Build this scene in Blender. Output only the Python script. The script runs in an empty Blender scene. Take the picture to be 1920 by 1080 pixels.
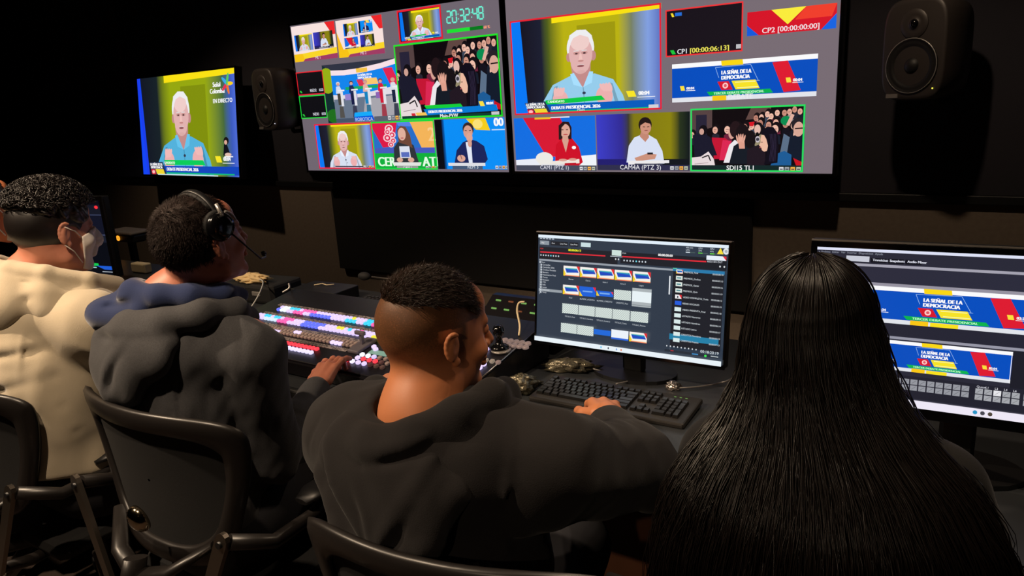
import bpy, math, random
import numpy as np
from mathutils import Vector, Matrix
try:
    import openvdb as vdb
except ImportError:
    import pyopenvdb as vdb

SC = bpy.context.scene
COL = SC.collection
rnd = random.Random(7)
R_ = math.radians

# ------------------------------------------------------------------ camera
F_PX, YAW, PITCH, ROLL = 1390.0, R_(34.2), R_(14.8), R_(-3.54)
CAMPOS = Vector((0, 0, 1.62))
_f = Vector((-math.sin(YAW)*math.cos(PITCH), math.cos(YAW)*math.cos(PITCH), -math.sin(PITCH)))
_r = Vector((math.cos(YAW), math.sin(YAW), 0)); _u = _r.cross(_f)
_r2 = _r*math.cos(ROLL) + _u*math.sin(ROLL); _u2 = _u*math.cos(ROLL) - _r*math.sin(ROLL)
cd = bpy.data.cameras.new('camera'); cd.sensor_width = 36; cd.lens = F_PX/1920*36; cd.clip_start = 0.05
cam = bpy.data.objects.new('camera', cd); COL.objects.link(cam)
cam.matrix_world = Matrix(((_r2.x, _u2.x, -_f.x, CAMPOS.x), (_r2.y, _u2.y, -_f.y, CAMPOS.y), (_r2.z, _u2.z, -_f.z, CAMPOS.z), (0, 0, 0, 1)))
SC.camera = cam

# ------------------------------------------------------------------ world, view, lamps
SC.view_settings.view_transform = 'Standard'
SC.view_settings.look = 'None'
SC.view_settings.exposure = 0.0
SC.view_settings.gamma = 1.0
SC.view_settings.use_curve_mapping = False
wd = bpy.data.worlds.new('world'); SC.world = wd; wd.use_nodes = True
wd.node_tree.nodes['Background'].inputs[0].default_value = (0.55, 0.45, 0.42, 1)
wd.node_tree.nodes['Background'].inputs[1].default_value = 0.010
try:
    SC.cycles.use_denoising = True
    SC.cycles.max_bounces = 5
    SC.cycles.sample_clamp_indirect = 3.0
except Exception:
    pass
WARM = (1.0, 0.76, 0.53)
DOWNLIGHTS = [  # x, y, watts, cone degrees, aim dx, dy
    (-2.75, -0.05, 215, 80, 0.45, 0.80),
    (-1.50, 0.05, 125, 74, 0.20, 0.90),
    (-0.12, 1.18, 50, 50, -0.10, 0.15),
    (0.00, -2.25, 60, 16, -0.60, 3.85),
    (-3.95, 1.85, 34, 110, 0.1, 0.45),
    (-0.45, 1.95, 30, 110, 0.1, 0.35),
]
CEIL = 2.75
for i, (x, y, w, cone, ax, ay) in enumerate(DOWNLIGHTS):
    ld = bpy.data.lights.new('downlight_beam', 'SPOT'); ld.energy = w; ld.color = WARM
    ld.spot_size = R_(cone); ld.spot_blend = 0.5; ld.shadow_soft_size = 0.03
    lo = bpy.data.objects.new('downlight_beam', ld); COL.objects.link(lo)
    lo.location = (x, y, CEIL-0.03)
    lo.rotation_euler = Vector((ax, ay, -2.0)).to_track_quat('-Z', 'Y').to_euler()

# ------------------------------------------------------------------ helpers
def lin(c):
    return tuple((v/255/12.92) if v/255 <= 0.04045 else ((v/255+0.055)/1.055)**2.4 for v in c[:3])

def mat(name, rgb, rough=0.5, metal=0.0, emit=None, es=1.0, bump=None, noise=None, sheen=0.0, coat=0.0, alpha=None, spec=None, aniso=None, trans=None):
    m = bpy.data.materials.new(name); m.use_nodes = True
    nt = m.node_tree; b = nt.nodes['Principled BSDF']
    c = lin(rgb)
    b.inputs['Base Color'].default_value = (*c, 1); b.inputs['Roughness'].default_value = rough
    b.inputs['Metallic'].default_value = metal
    if spec is not None: b.inputs['Specular IOR Level'].default_value = spec
    if emit: b.inputs['Emission Color'].default_value = (*lin(emit), 1); b.inputs['Emission Strength'].default_value = es
    if sheen: b.inputs['Sheen Weight'].default_value = sheen; b.inputs['Sheen Roughness'].default_value = 0.4
    if coat: b.inputs['Coat Weight'].default_value = coat
    if trans: b.inputs['Transmission Weight'].default_value = trans
    if alpha is not None: b.inputs['Alpha'].default_value = alpha
    tc = nt.nodes.new('ShaderNodeTexCoord')
    if noise:   # (scale, amount 0..1, second rgb, stretch)
        n = nt.nodes.new('ShaderNodeTexNoise'); n.inputs['Scale'].default_value = noise[0]; n.inputs['Detail'].default_value = 5
        mx = nt.nodes.new('ShaderNodeMix'); mx.data_type = 'RGBA'
        mx.inputs[6].default_value = (*c, 1); mx.inputs[7].default_value = (*lin(noise[2]), 1)
        cr = nt.nodes.new('ShaderNodeMapRange'); cr.inputs[1].default_value = 0.5-noise[1]/2; cr.inputs[2].default_value = 0.5+noise[1]/2
        mp = nt.nodes.new('ShaderNodeMapping')
        if len(noise) > 3: mp.inputs['Scale'].default_value = noise[3]
        nt.links.new(tc.outputs['Object'], mp.inputs[0]); nt.links.new(mp.outputs[0], n.inputs[0])
        nt.links.new(n.outputs[0], cr.inputs[0]); nt.links.new(cr.outputs[0], mx.inputs[0]); nt.links.new(mx.outputs[2], b.inputs['Base Color'])
    if bump:    # (scale, strength, distance, stretch)
        n = nt.nodes.new('ShaderNodeTexNoise'); n.inputs['Scale'].default_value = bump[0]; n.inputs['Detail'].default_value = 4
        mp = nt.nodes.new('ShaderNodeMapping')
        if len(bump) > 3: mp.inputs['Scale'].default_value = bump[3]
        bp = nt.nodes.new('ShaderNodeBump'); bp.inputs['Strength'].default_value = bump[1]; bp.inputs['Distance'].default_value = bump[2]
        nt.links.new(tc.outputs['Object'], mp.inputs[0]); nt.links.new(mp.outputs[0], n.inputs[0])
        nt.links.new(n.outputs[0], bp.inputs['Height']); nt.links.new(bp.outputs[0], b.inputs['Normal'])
    return m

def mesh_obj(name, verts, faces, material, parent=None, smooth=False, loc=None):
    me = bpy.data.meshes.new(name); me.from_pydata([tuple(v) for v in verts], [], [tuple(f) for f in faces]); me.update()
    if material: me.materials.append(material)
    if smooth: me.polygons.foreach_set('use_smooth', [True]*len(me.polygons))
    o = bpy.data.objects.new(name, me); COL.objects.link(o)
    if parent: o.parent = parent
    if loc: o.location = loc
    return o

class MB:
    """collects simple shapes into one mesh"""
    def __init__(s): s.v = []; s.f = []; s.sm = []
    def add(s, v, f, M=None, smooth=False):
        n = len(s.v); s.v += [tuple(M @ Vector(p)) if M else tuple(p) for p in v]
        s.f += [tuple(i+n for i in q) for q in f]; s.sm += [smooth]*len(f)
    def box(s, c, d, rz=0, bev=0.0, M=None, rx=0):
        # rounded-edge box: chamfered along every edge
        hx, hy, hz = d[0]/2, d[1]/2, d[2]/2
        T = Matrix.Translation(c) @ Matrix.Rotation(rz, 4, 'Z') @ Matrix.Rotation(rx, 4, 'X')
        if M: T = M @ T
        b = min(bev, hx*.95, hy*.95, hz*.95)
        if b <= 0:
            v = [(x, y, z) for z in (-hz, hz) for x, y in ((-hx, -hy), (hx, -hy), (hx, hy), (-hx, hy))]
            f = [(3, 2, 1, 0), (4, 5, 6, 7), (0, 1, 5, 4), (1, 2, 6, 5), (2, 3, 7, 6), (3, 0, 4, 7)]
            s.add(v, f, T); return
        rings = []
        def ring(ix, iy, z):
            x, y = hx-ix, hy-iy; c_ = b if ix == 0 else 0
            if c_:
                return [(-x+b, -y, z), (x-b, -y, z), (x, -y+b, z), (x, y-b, z), (x-b, y, z), (-x+b, y, z), (-x, y-b, z), (-x, -y+b, z)]
            return [(-x, -y, z), (x, -y, z), (x, -y, z), (x, y, z), (x, y, z), (-x, y, z), (-x, y, z), (-x, -y, z)]
        def rr(k, z):  # k inset
            x, y = hx-k, hy-k; bb = max(b-k, b*.3)
            return [(-x+bb, -y, z), (x-bb, -y, z), (x, -y+bb, z), (x, y-bb, z), (x-bb, y, z), (-x+bb, y, z), (-x, y-bb, z), (-x, -y+bb, z)]
        R = [rr(b, -hz), rr(b*.3, -hz+b*.3), rr(0, -hz+b), rr(0, hz-b), rr(b*.3, hz-b*.3), rr(b, hz)]
        v = [p for r in R for p in r]; f = [tuple(reversed(range(8)))]
        for k in range(5):
            for i in range(8):
                j = (i+1) % 8; f.append((k*8+i, k*8+j, k*8+8+j, k*8+8+i))
        f.append(tuple(range(40, 48)))
        s.add(v, f, T)
    def cyl(s, a, b, r, r2=None, n=16, smooth=True):
        a, b = Vector(a), Vector(b); d = b-a; r2 = r if r2 is None else r2
        q = d.to_track_quat('Z', 'Y'); v = []
        for p, rr in ((a, r), (b, r2)):
            for i in range(n):
                t = 2*math.pi*i/n; v.append(p + q @ Vector((rr*math.cos(t), rr*math.sin(t), 0)))
        k = len(s.v); s.v += [tuple(p) for p in v]
        for i in range(n):
            j = (i+1) % n; s.f.append((k+i, k+j, k+n+j, k+n+i)); s.sm.append(smooth)
        s.f.append(tuple(k+i for i in reversed(range(n)))); s.sm.append(False)
        s.f.append(tuple(k+n+i for i in range(n))); s.sm.append(False)
    def tube(s, pts, r, n=8, closed=False, flat=1.0):
        pts = [Vector(p) for p in pts]; m = len(pts); k = len(s.v)
        rs = r if isinstance(r, (list, tuple)) else [r]*m
        up = None
        for i, p in enumerate(pts):
            if closed: t = pts[(i+1) % m]-pts[i-1]
            else: t = pts[min(i+1, m-1)]-pts[max(i-1, 0)]
            t.normalize()
            if up is None: up = Vector((0, 0, 1)) if abs(t.z) < .9 else Vector((1, 0, 0))
            x = t.cross(up); x.normalize(); y = x.cross(t); y.normalize(); up = y
            for j in range(n):
                a = 2*math.pi*j/n; s.v.append(tuple(p + (x*math.cos(a) + y*math.sin(a)*flat)*rs[i]))
        for i in range(m if closed else m-1):
            for j in range(n):
                a, b = i*n, ((i+1) % m)*n; s.f.append((k+a+j, k+a+(j+1) % n, k+b+(j+1) % n, k+b+j)); s.sm.append(True)
        if not closed:
            s.f.append(tuple(k+j for j in reversed(range(n)))); s.sm.append(False)
            s.f.append(tuple(k+(m-1)*n+j for j in range(n))); s.sm.append(False)
    def ell(s, c, r, M=None, nu=16, nv=10):
        v = [(0, 0, -1)]
        for i in range(1, nv):
            ph = -math.pi/2+math.pi*i/nv
            for j in range(nu):
                a = 2*math.pi*j/nu; v.append((math.cos(ph)*math.cos(a), math.cos(ph)*math.sin(a), math.sin(ph)))
        v.append((0, 0, 1)); f = []
        for j in range(nu): f.append((0, 1+(j+1) % nu, 1+j))
        for i in range(nv-2):
            for j in range(nu):
                a = 1+i*nu; f.append((a+j, a+(j+1) % nu, a+nu+(j+1) % nu, a+nu+j))
        e = len(v)-1
        for j in range(nu): f.append((e, e-nu+j, e-nu+(j+1) % nu))
        T = Matrix.Translation(c) @ (M or Matrix()) @ Matrix.Diagonal((*r, 1))
        s.add(v, f, T, True)
    def prism(s, poly, z0, z1, M=None):
        n = len(poly); v = [(x, y, z0) for x, y in poly] + [(x, y, z1) for x, y in poly]
        f = [tuple(reversed(range(n))), tuple(range(n, 2*n))] + [(i, (i+1) % n, n+(i+1) % n, n+i) for i in range(n)]
        s.add(v, f, M)
    def lathe(s, prof, M=None, n=24):
        v = []; f = []
        for (r, z) in prof:
            for j in range(n):
                a = 2*math.pi*j/n; v.append((r*math.cos(a), r*math.sin(a), z))
        for i in range(len(prof)-1):
            for j in range(n):
                f.append((i*n+j, i*n+(j+1) % n, (i+1)*n+(j+1) % n, (i+1)*n+j))
        f.append(tuple(reversed(range(n)))); f.append(tuple(range((len(prof)-1)*n, len(prof)*n)))
        s.add(v, f, M, True)
    def build(s, name, material, parent=None, loc=None):
        me = bpy.data.meshes.new(name); me.from_pydata(s.v, [], s.f); me.update()
        me.materials.append(material); me.polygons.foreach_set('use_smooth', s.sm)
        o = bpy.data.objects.new(name, me); COL.objects.link(o)
        if parent: o.parent = parent
        if loc: o.location = loc
        return o

def tag(o, label=None, cat=None, group=None, kind=None):
    if label: o['label'] = label
    if cat: o['category'] = cat
    if group: o['group'] = group
    if kind: o['kind'] = kind
    return o
def thing(name, label, cat, loc=(0, 0, 0), rz=0.0, group=None):
    o = bpy.data.objects.new(name, None); COL.objects.link(o); o.empty_display_size = .05
    o.location = loc; o.rotation_euler = (0, 0, rz)
    return tag(o, label, cat, group)
def structure(o): o['kind'] = 'structure'; return o
def one(mb, name, m, c, d, parent=None, bev=0.0, rz=0.0):
    b = MB(); b.box(c, d, rz, bev); return b.build(name, m, parent)

# ------------------------------------------------------------------ emissive picture canvas (what a screen shows)
_tcache = {}
def text_mesh(s):
    if s in _tcache: return _tcache[s]
    cu = bpy.data.curves.new('t', 'FONT'); cu.body = s; cu.resolution_u = 3; cu.size = 1.0
    o = bpy.data.objects.new('t', cu); COL.objects.link(o)
    dg = bpy.context.evaluated_depsgraph_get(); me = o.evaluated_get(dg).to_mesh()
    v = [(p.co.x, p.co.y) for p in me.vertices]; f = [tuple(q.vertices) for q in me.polygons]
    o.evaluated_get(dg).to_mesh_clear(); bpy.data.objects.remove(o); bpy.data.curves.remove(cu)
    x1 = max([p[0] for p in v], default=1); x0 = min([p[0] for p in v], default=0)
    _tcache[s] = (v, f, x0, x1); return _tcache[s]

class Canvas:
    def __init__(s, w, h): s.w, s.h = w, h; s.v = []; s.f = []; s.c = []; s.layer = 0
    def _put(s, pts, faces, cols):
        s.layer += 1; y = -s.layer*1.5e-5; n = len(s.v)
        for (u, v), c in zip(pts, cols):
            s.v.append(((u-.5)*s.w, y, (.5-v)*s.h)); s.c.append((*lin(c), 1))
        s.f += [tuple(i+n for i in q) for q in faces]
    def pic(s, u0=0, v0=0, u1=1, v1=1): return Pic(s, u0, v0, u1, v1)
    def build(s, name, parent, es=1.0, y=0.0):
        me = bpy.data.meshes.new(name); me.from_pydata(s.v, [], s.f); me.update()
        at = me.color_attributes.new('picture', 'FLOAT_COLOR', 'POINT')
        at.data.foreach_set('color', np.array(s.c, dtype=np.float32).ravel())
        # front faces look towards -Y
        m = bpy.data.materials.get('screen_glow_%g' % es)
        if not m:
            m = bpy.data.materials.new('screen_glow_%g' % es); m.use_nodes = True; nt = m.node_tree
            b = nt.nodes['Principled BSDF']; a = nt.nodes.new('ShaderNodeVertexColor'); a.layer_name = 'picture'
            b.inputs['Base Color'].default_value = (.004, .004, .005, 1); b.inputs['Roughness'].default_value = .35
            nt.links.new(a.outputs[0], b.inputs['Emission Color']); b.inputs['Emission Strength'].default_value = es
        me.materials.append(m)
        o = bpy.data.objects.new(name, me); COL.objects.link(o); o.parent = parent; o.location = (0, y, 0)
        return o

class Pic:
    """a rectangle of the canvas with its own 0..1 coordinates (v runs down); everything is clipped to it"""
    def __init__(s, cv, u0, v0, u1, v1): s.cv = cv; s.b = (u0, v0, u1, v1); s.asp = (u1-u0)*cv.w/((v1-v0)*cv.h)
    def sub(s, u0, v0, u1, v1):
        a, b, c, d = s.b; return Pic(s.cv, a+(c-a)*u0, b+(d-b)*v0, a+(c-a)*u1, b+(d-b)*v1)
    def _m(s, p): return (s.b[0]+(s.b[2]-s.b[0])*p[0], s.b[1]+(s.b[3]-s.b[1])*p[1])
    def poly(s, pts, c):
        cols = c if isinstance(c, list) else [c]*len(pts)
        P = [(p[0], p[1], *k) for p, k in zip(pts, cols)]
        for ax, lim, sg in ((0, 0, 1), (0, 1, -1), (1, 0, 1), (1, 1, -1)):
            out = []
            for i in range(len(P)):
                a, b = P[i-1], P[i]; ia = (a[ax]-lim)*sg >= -1e-9; ib = (b[ax]-lim)*sg >= -1e-9
                if ia != ib:
                    t = (lim-a[ax])/(b[ax]-a[ax]); out.append(tuple(x+(y-x)*t for x, y in zip(a, b)))
                if ib: out.append(b)
            P = out
            if len(P) < 3: return
        s.cv._put([s._m(p) for p in P], [tuple(reversed(range(len(P))))], [p[2:5] for p in P])
    def rect(s, u0, v0, u1, v1, c): s.poly([(u0, v0), (u1, v0), (u1, v1), (u0, v1)], c)
    def hgrad(s, stops, v0=0, v1=1):
        for (a, ca), (b, cb) in zip(stops, stops[1:]): s.poly([(a, v0), (b, v0), (b, v1), (a, v1)], [ca, cb, cb, ca])
    def para(s, u0, v0, u1, v1, sk, c): s.poly([(u0, v0), (u1, v0), (u1+sk, v1), (u0+sk, v1)], c)
    def ell(s, u, v, ru, rv, c, n=18, rot=0):
        cr, sr = math.cos(rot), math.sin(rot); q = []
        for i in range(n):
            a = 2*math.pi*i/n; x, y = ru*math.cos(a)*s.asp, rv*math.sin(a); x, y = x*cr-y*sr, x*sr+y*cr
            q.append((u+x/s.asp, v+y))
        s.poly(q, c)
    def circ(s, u, v, rv, c, k=1.0, n=16): s.ell(u, v, rv*k/s.asp, rv, c, n)
    def line(s, pts, wd, c):
        for a, b in zip(pts, pts[1:]):
            dx, dy = (b[0]-a[0])*s.asp, b[1]-a[1]; L = math.hypot(dx, dy) or 1; nx, ny = -dy/L*wd/2/s.asp, dx/L*wd/2
            s.poly([(a[0]+nx, a[1]+ny), (b[0]+nx, b[1]+ny), (b[0]-nx, b[1]-ny), (a[0]-nx, a[1]-ny)], c)
    def frame(s, t, c):
        tu = t/s.asp
        s.rect(0, 0, 1, t, c); s.rect(0, 1-t, 1, 1, c); s.rect(0, t, tu, 1-t, c); s.rect(1-tu, t, 1, 1-t, c)
    def text(s, t, u, v, h, c, align='L', shear=0.0, width=None, bold=0):
        vs, fs, x0, x1 = text_mesh(t)
        if not vs: return
        k = h/0.72; kx = k/s.asp
        if width: kx = width/(x1-x0)
        L = (x1-x0)*kx; off = {'L': 0, 'C': -L/2, 'R': -L}[align]
        for d in ([0] if not bold else [-bold, 0, bold]):
            s.cv._put([s._m((u+off+(x-x0)*kx+shear*y*kx+d/s.asp, v-y*k)) for x, y in vs], fs, [c]*len(vs))
# ------------------------------------------------------------------ pictures shown on the screens
W_, K_ = (250, 250, 252), (12, 12, 18)
def speaker_pic(p, variant=0, shirt=(120, 195, 232), gfx=True, label=None, yellow=(186, 178, 20)):
    """an old man in a light shirt before a yellow-green backdrop"""
    yl = tuple(int(k*.55) for k in yellow)
    p.rect(0, 0, 1, 1, (22, 22, 34))
    if variant == 1:
        p.hgrad([(0, (18, 20, 36)), (.22, (24, 34, 40)), (.28, (110, 125, 25)), (.36, yellow), (.72, yellow), (.88, (70, 105, 60)), (.95, (60, 90, 190)), (1, (80, 110, 220))])
        p.poly([(0, 0), (.035, 0), (.075, 1), (0, 1)], (20, 70, 245)); 
        p.poly([(0, 0), (.02, 0), (.07, 1), (.05, 1)], (30, 60, 235))
    else:
        p.hgrad([(.08, (24, 22, 34)), (.22, (30, 32, 50)), (.27, (80, 95, 30)), (.38, yellow), (.74, yellow), (.82, (120, 130, 100)), (.92, (130, 160, 225)), (1, (90, 110, 190))])
        p.poly([(0, 0), (.075, 0), (.105, 1), (0, 1)], (10, 120, 245))
    p.poly([(.3, 0), (1, 0), (1, .05), (.3, .07)], (250, 225, 20))
    p.rect(.47, .12, .72, .9, tuple(int(k*.86) for k in yellow))
    cx = .46 if variant == 1 else .49
    sk, sk2, hr = (226, 178, 176), (196, 140, 138), (238, 238, 240)
    # shoulders, shirt
    p.poly([(cx-.30, 1.05), (cx-.27, .86), (cx-.20, .70), (cx-.07, .615), (cx+.09, .61), (cx+.21, .68), (cx+.27, .84), (cx+.31, 1.05)], shirt)
    d = tuple(int(k*.8) for k in shirt)
    p.poly([(cx-.19, .72), (cx-.165, .71), (cx-.20, 1), (cx-.24, 1)], d)
    p.poly([(cx+.19, .71), (cx+.205, .72), (cx+.26, 1), (cx+.23, 1)], d)
    p.poly([(cx-.07, .5), (cx+.065, .5), (cx+.06, .66), (cx+.01, .74), (cx-.055, .66)], sk2)
    p.poly([(cx-.075, .60), (cx-.05, .59), (cx+.005, .74), (cx-.055, .71)], tuple(min(255, k+18) for k in shirt))
    p.poly([(cx+.08, .59), (cx+.055, .585), (cx+.01, .74), (cx+.07, .70)], tuple(min(255, k+18) for k in shirt))
    p.line([(cx+.01, .74), (cx+.02, 1)], .012, d); p.ell(cx+.015, .80, .012, .014, (50, 60, 80)); p.ell(cx+.035, .865, .008, .01, (60, 70, 90))
    # head
    p.ell(cx, .345, .092, .180, hr, 28); p.ell(cx-.082, .43, .016, .045, sk2, 14); p.ell(cx+.084, .43, .018, .050, sk2, 14)
    p.ell(cx, .40, .079, .175, sk, 28); p.ell(cx-.003, .48, .066, .125, sk, 24); p.ell(cx-.002, .285, .064, .085, (240, 206, 202), 22)
    p.poly([(cx-.088, .33), (cx-.07, .21), (cx-.02, .165), (cx+.04, .17), (cx+.078, .23), (cx+.092, .34), (cx+.074, .31), (cx+.055, .245), (cx, .215), (cx-.045, .24), (cx-.072, .31)], hr)
    for e in (-.028, .026):
        p.ell(cx+e, .395, .022, .016, (204, 150, 146), 12); p.ell(cx+e, .398, .010, .008, (70, 45, 50), 10); p.line([(cx+e-.018, .372), (cx+e+.016, .370)], .012, (222, 212, 212))
    p.poly([(cx-.006, .40), (cx+.005, .40), (cx+.014, .475), (cx-.015, .475)], (240, 194, 188)); p.ell(cx, .474, .020, .010, (200, 140, 136), 12)
    p.ell(cx-.002, .525, .024, .010, (140, 78, 82), 14); p.line([(cx-.022, .512), (cx+.020, .510)], .008, (225, 205, 205)); p.ell(cx, .585, .028, .018, (220, 172, 168), 14)
    # hands
    if variant != 2:
        for hx, hy, ro in ((cx-.15, .86, .3), (cx+.15, .84, -.5)):
            p.ell(hx, hy, .055, .10, (236, 176, 176), 18, ro)
            for q in range(4): p.ell(hx-.03*math.sin(ro)+(q-1.5)*.017, hy-.085, .012, .05, (240, 186, 184), 10, ro+(q-1.5)*.12)
    if gfx: lower_third(p, variant)
    if variant == 1:
        p.text('Señal', .795, .155, .045, W_, 'L', bold=.003); p.text('Colombia', .765, .215, .045, W_, 'L', bold=.003)
        for q, c in enumerate([(250, 210, 30), (240, 120, 40), (225, 50, 90), (60, 170, 235), (90, 200, 90)]):
            a = q*1.256; p.ell(.925+.022*math.cos(a), .135+.042*math.sin(a), .035, .018, c, 10, a)
        p.text('EN DIRECTO', .79, .305, .04, W_, 'L', bold=.002)
        p.poly([(.86, .80), (.87, .70), (.885, .645), (.90, .70), (.93, .80)], (16, 18, 26)); p.ell(.893, .66, .024, .035, (25, 20, 22)); p.ell(.888, .675, .014, .022, (220, 170, 150)); p.ell(.905, .79, .03, .018, (225, 190, 175)); p.rect(.87, .805, .95, .815, W_)

def lower_third(p, variant=0):
    k = 0 if variant != 1 else -.01
    p.poly([(.235, .855), (.62, .835), (.645, .88), (.22, .905)], (12, 200, 70)) if variant != 1 else p.para(.25, .845, .66, .895, .02, (12, 205, 90))
    p.text('CANDIDATO', .25, .885, .025, (230, 255, 230), bold=.002)
    p.para(.24, .90, .955, .975, .0, (8, 92, 190)) if variant != 1 else p.para(.24, .905, 1, .985, 0, (20, 70, 190))
    p.para(.24, .972, .955, .985, 0, (20, 190, 120))
    p.text('DEBATE PRESIDENCIAL 2026', .275, .955, .034, W_, 'L', bold=.0035)
    p.poly([(.08, .875), (.23, .865), (.27, .99), (.11, .99)], (36, 52, 84))
    p.text('LA SEÑAL DE LA', .09, .905, .027, W_, 'L', .0, .135, bold=.003); p.text('DEMOCRACIA', .095, .935, .027, W_, 'L', 0, .13, bold=.003)
    p.para(.095, .945, .14, .995, .01, (215, 30, 50)); p.ell(.122, .97, .016, .018, (255, 190, 190))
    p.para(.145, .942, .235, .992, .015, (240, 215, 50))
    p.para(.78, .805, .83, .865, .015, (250, 230, 40)); p.text('00:04', .86, .85, .038, W_, 'L', bold=.004); p.rect(.85, .868, .96, .874, W_)
    p.rect(.17, .99, .8, 1.0, (210, 235, 235))

def banner_pic(p, caption=None, clock='00:04'):
    p.rect(0, 0, 1, 1, (6, 78, 190)); p.rect(0, 0, 1, .115, W_); p.rect(0, .885, 1, 1, (225, 228, 235))
    p.para(.36, 0, .51, .13, .005, (250, 215, 20)); p.para(.30, .875, .40, 1, .0, (250, 200, 20)); p.para(.41, .89, .56, 1, 0, (250, 225, 30)) if not caption else None
    p.poly([(.71, .13), (.81, .11), (.90, .84), (.79, .87)], (222, 28, 50))
    for q in ([(.32, .16), (.565, .14)], [(.32, .16), (.345, .42)], [(.565, .14), (.62, .55)], [(.52, .54), (.63, .55)]): p.line(q, .012, (150, 190, 240))
    p.text('LA SEÑAL DE LA', .365, .345, .10, W_, 'L', .0, .205, bold=.010); p.text('DEMOCRACIA', .365, .475, .10, W_, 'L', 0, .195, bold=.010)
    p.para(.335, .52, .415, .74, .03, (214, 26, 46)); p.circ(.392, .63, .075, (255, 205, 205)); p.circ(.392, .63, .04, (225, 90, 100))
    p.para(.435, .52, .60, .74, .03, (246, 226, 40)); p.line([(.46, .56), (.60, .56)], .02, (250, 250, 180)); p.line([(.475, .70), (.62, .70)], .02, (250, 250, 180))
    p.para(.26, .765, .70, .865, .02, (10, 178, 78)); p.text('TERCER DEBATE PRESIDENCIAL', .31, .845, .06, (190, 255, 210), 'L', 0, .35, bold=.004)
    for u in (.06, .80):
        p.para(u, .58-.06*(u > .5), u+.03, .70-.06*(u > .5), .008, (250, 225, 60)); p.text(clock, u+.05, .68-.06*(u > .5), .07, W_, 'L', bold=.006); p.rect(u+.045, .70-.06*(u > .5), u+.115, .715-.06*(u > .5), W_)
    if caption: p.text(caption, .5, .985, .13, (235, 235, 240), 'C', bold=.004)

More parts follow.
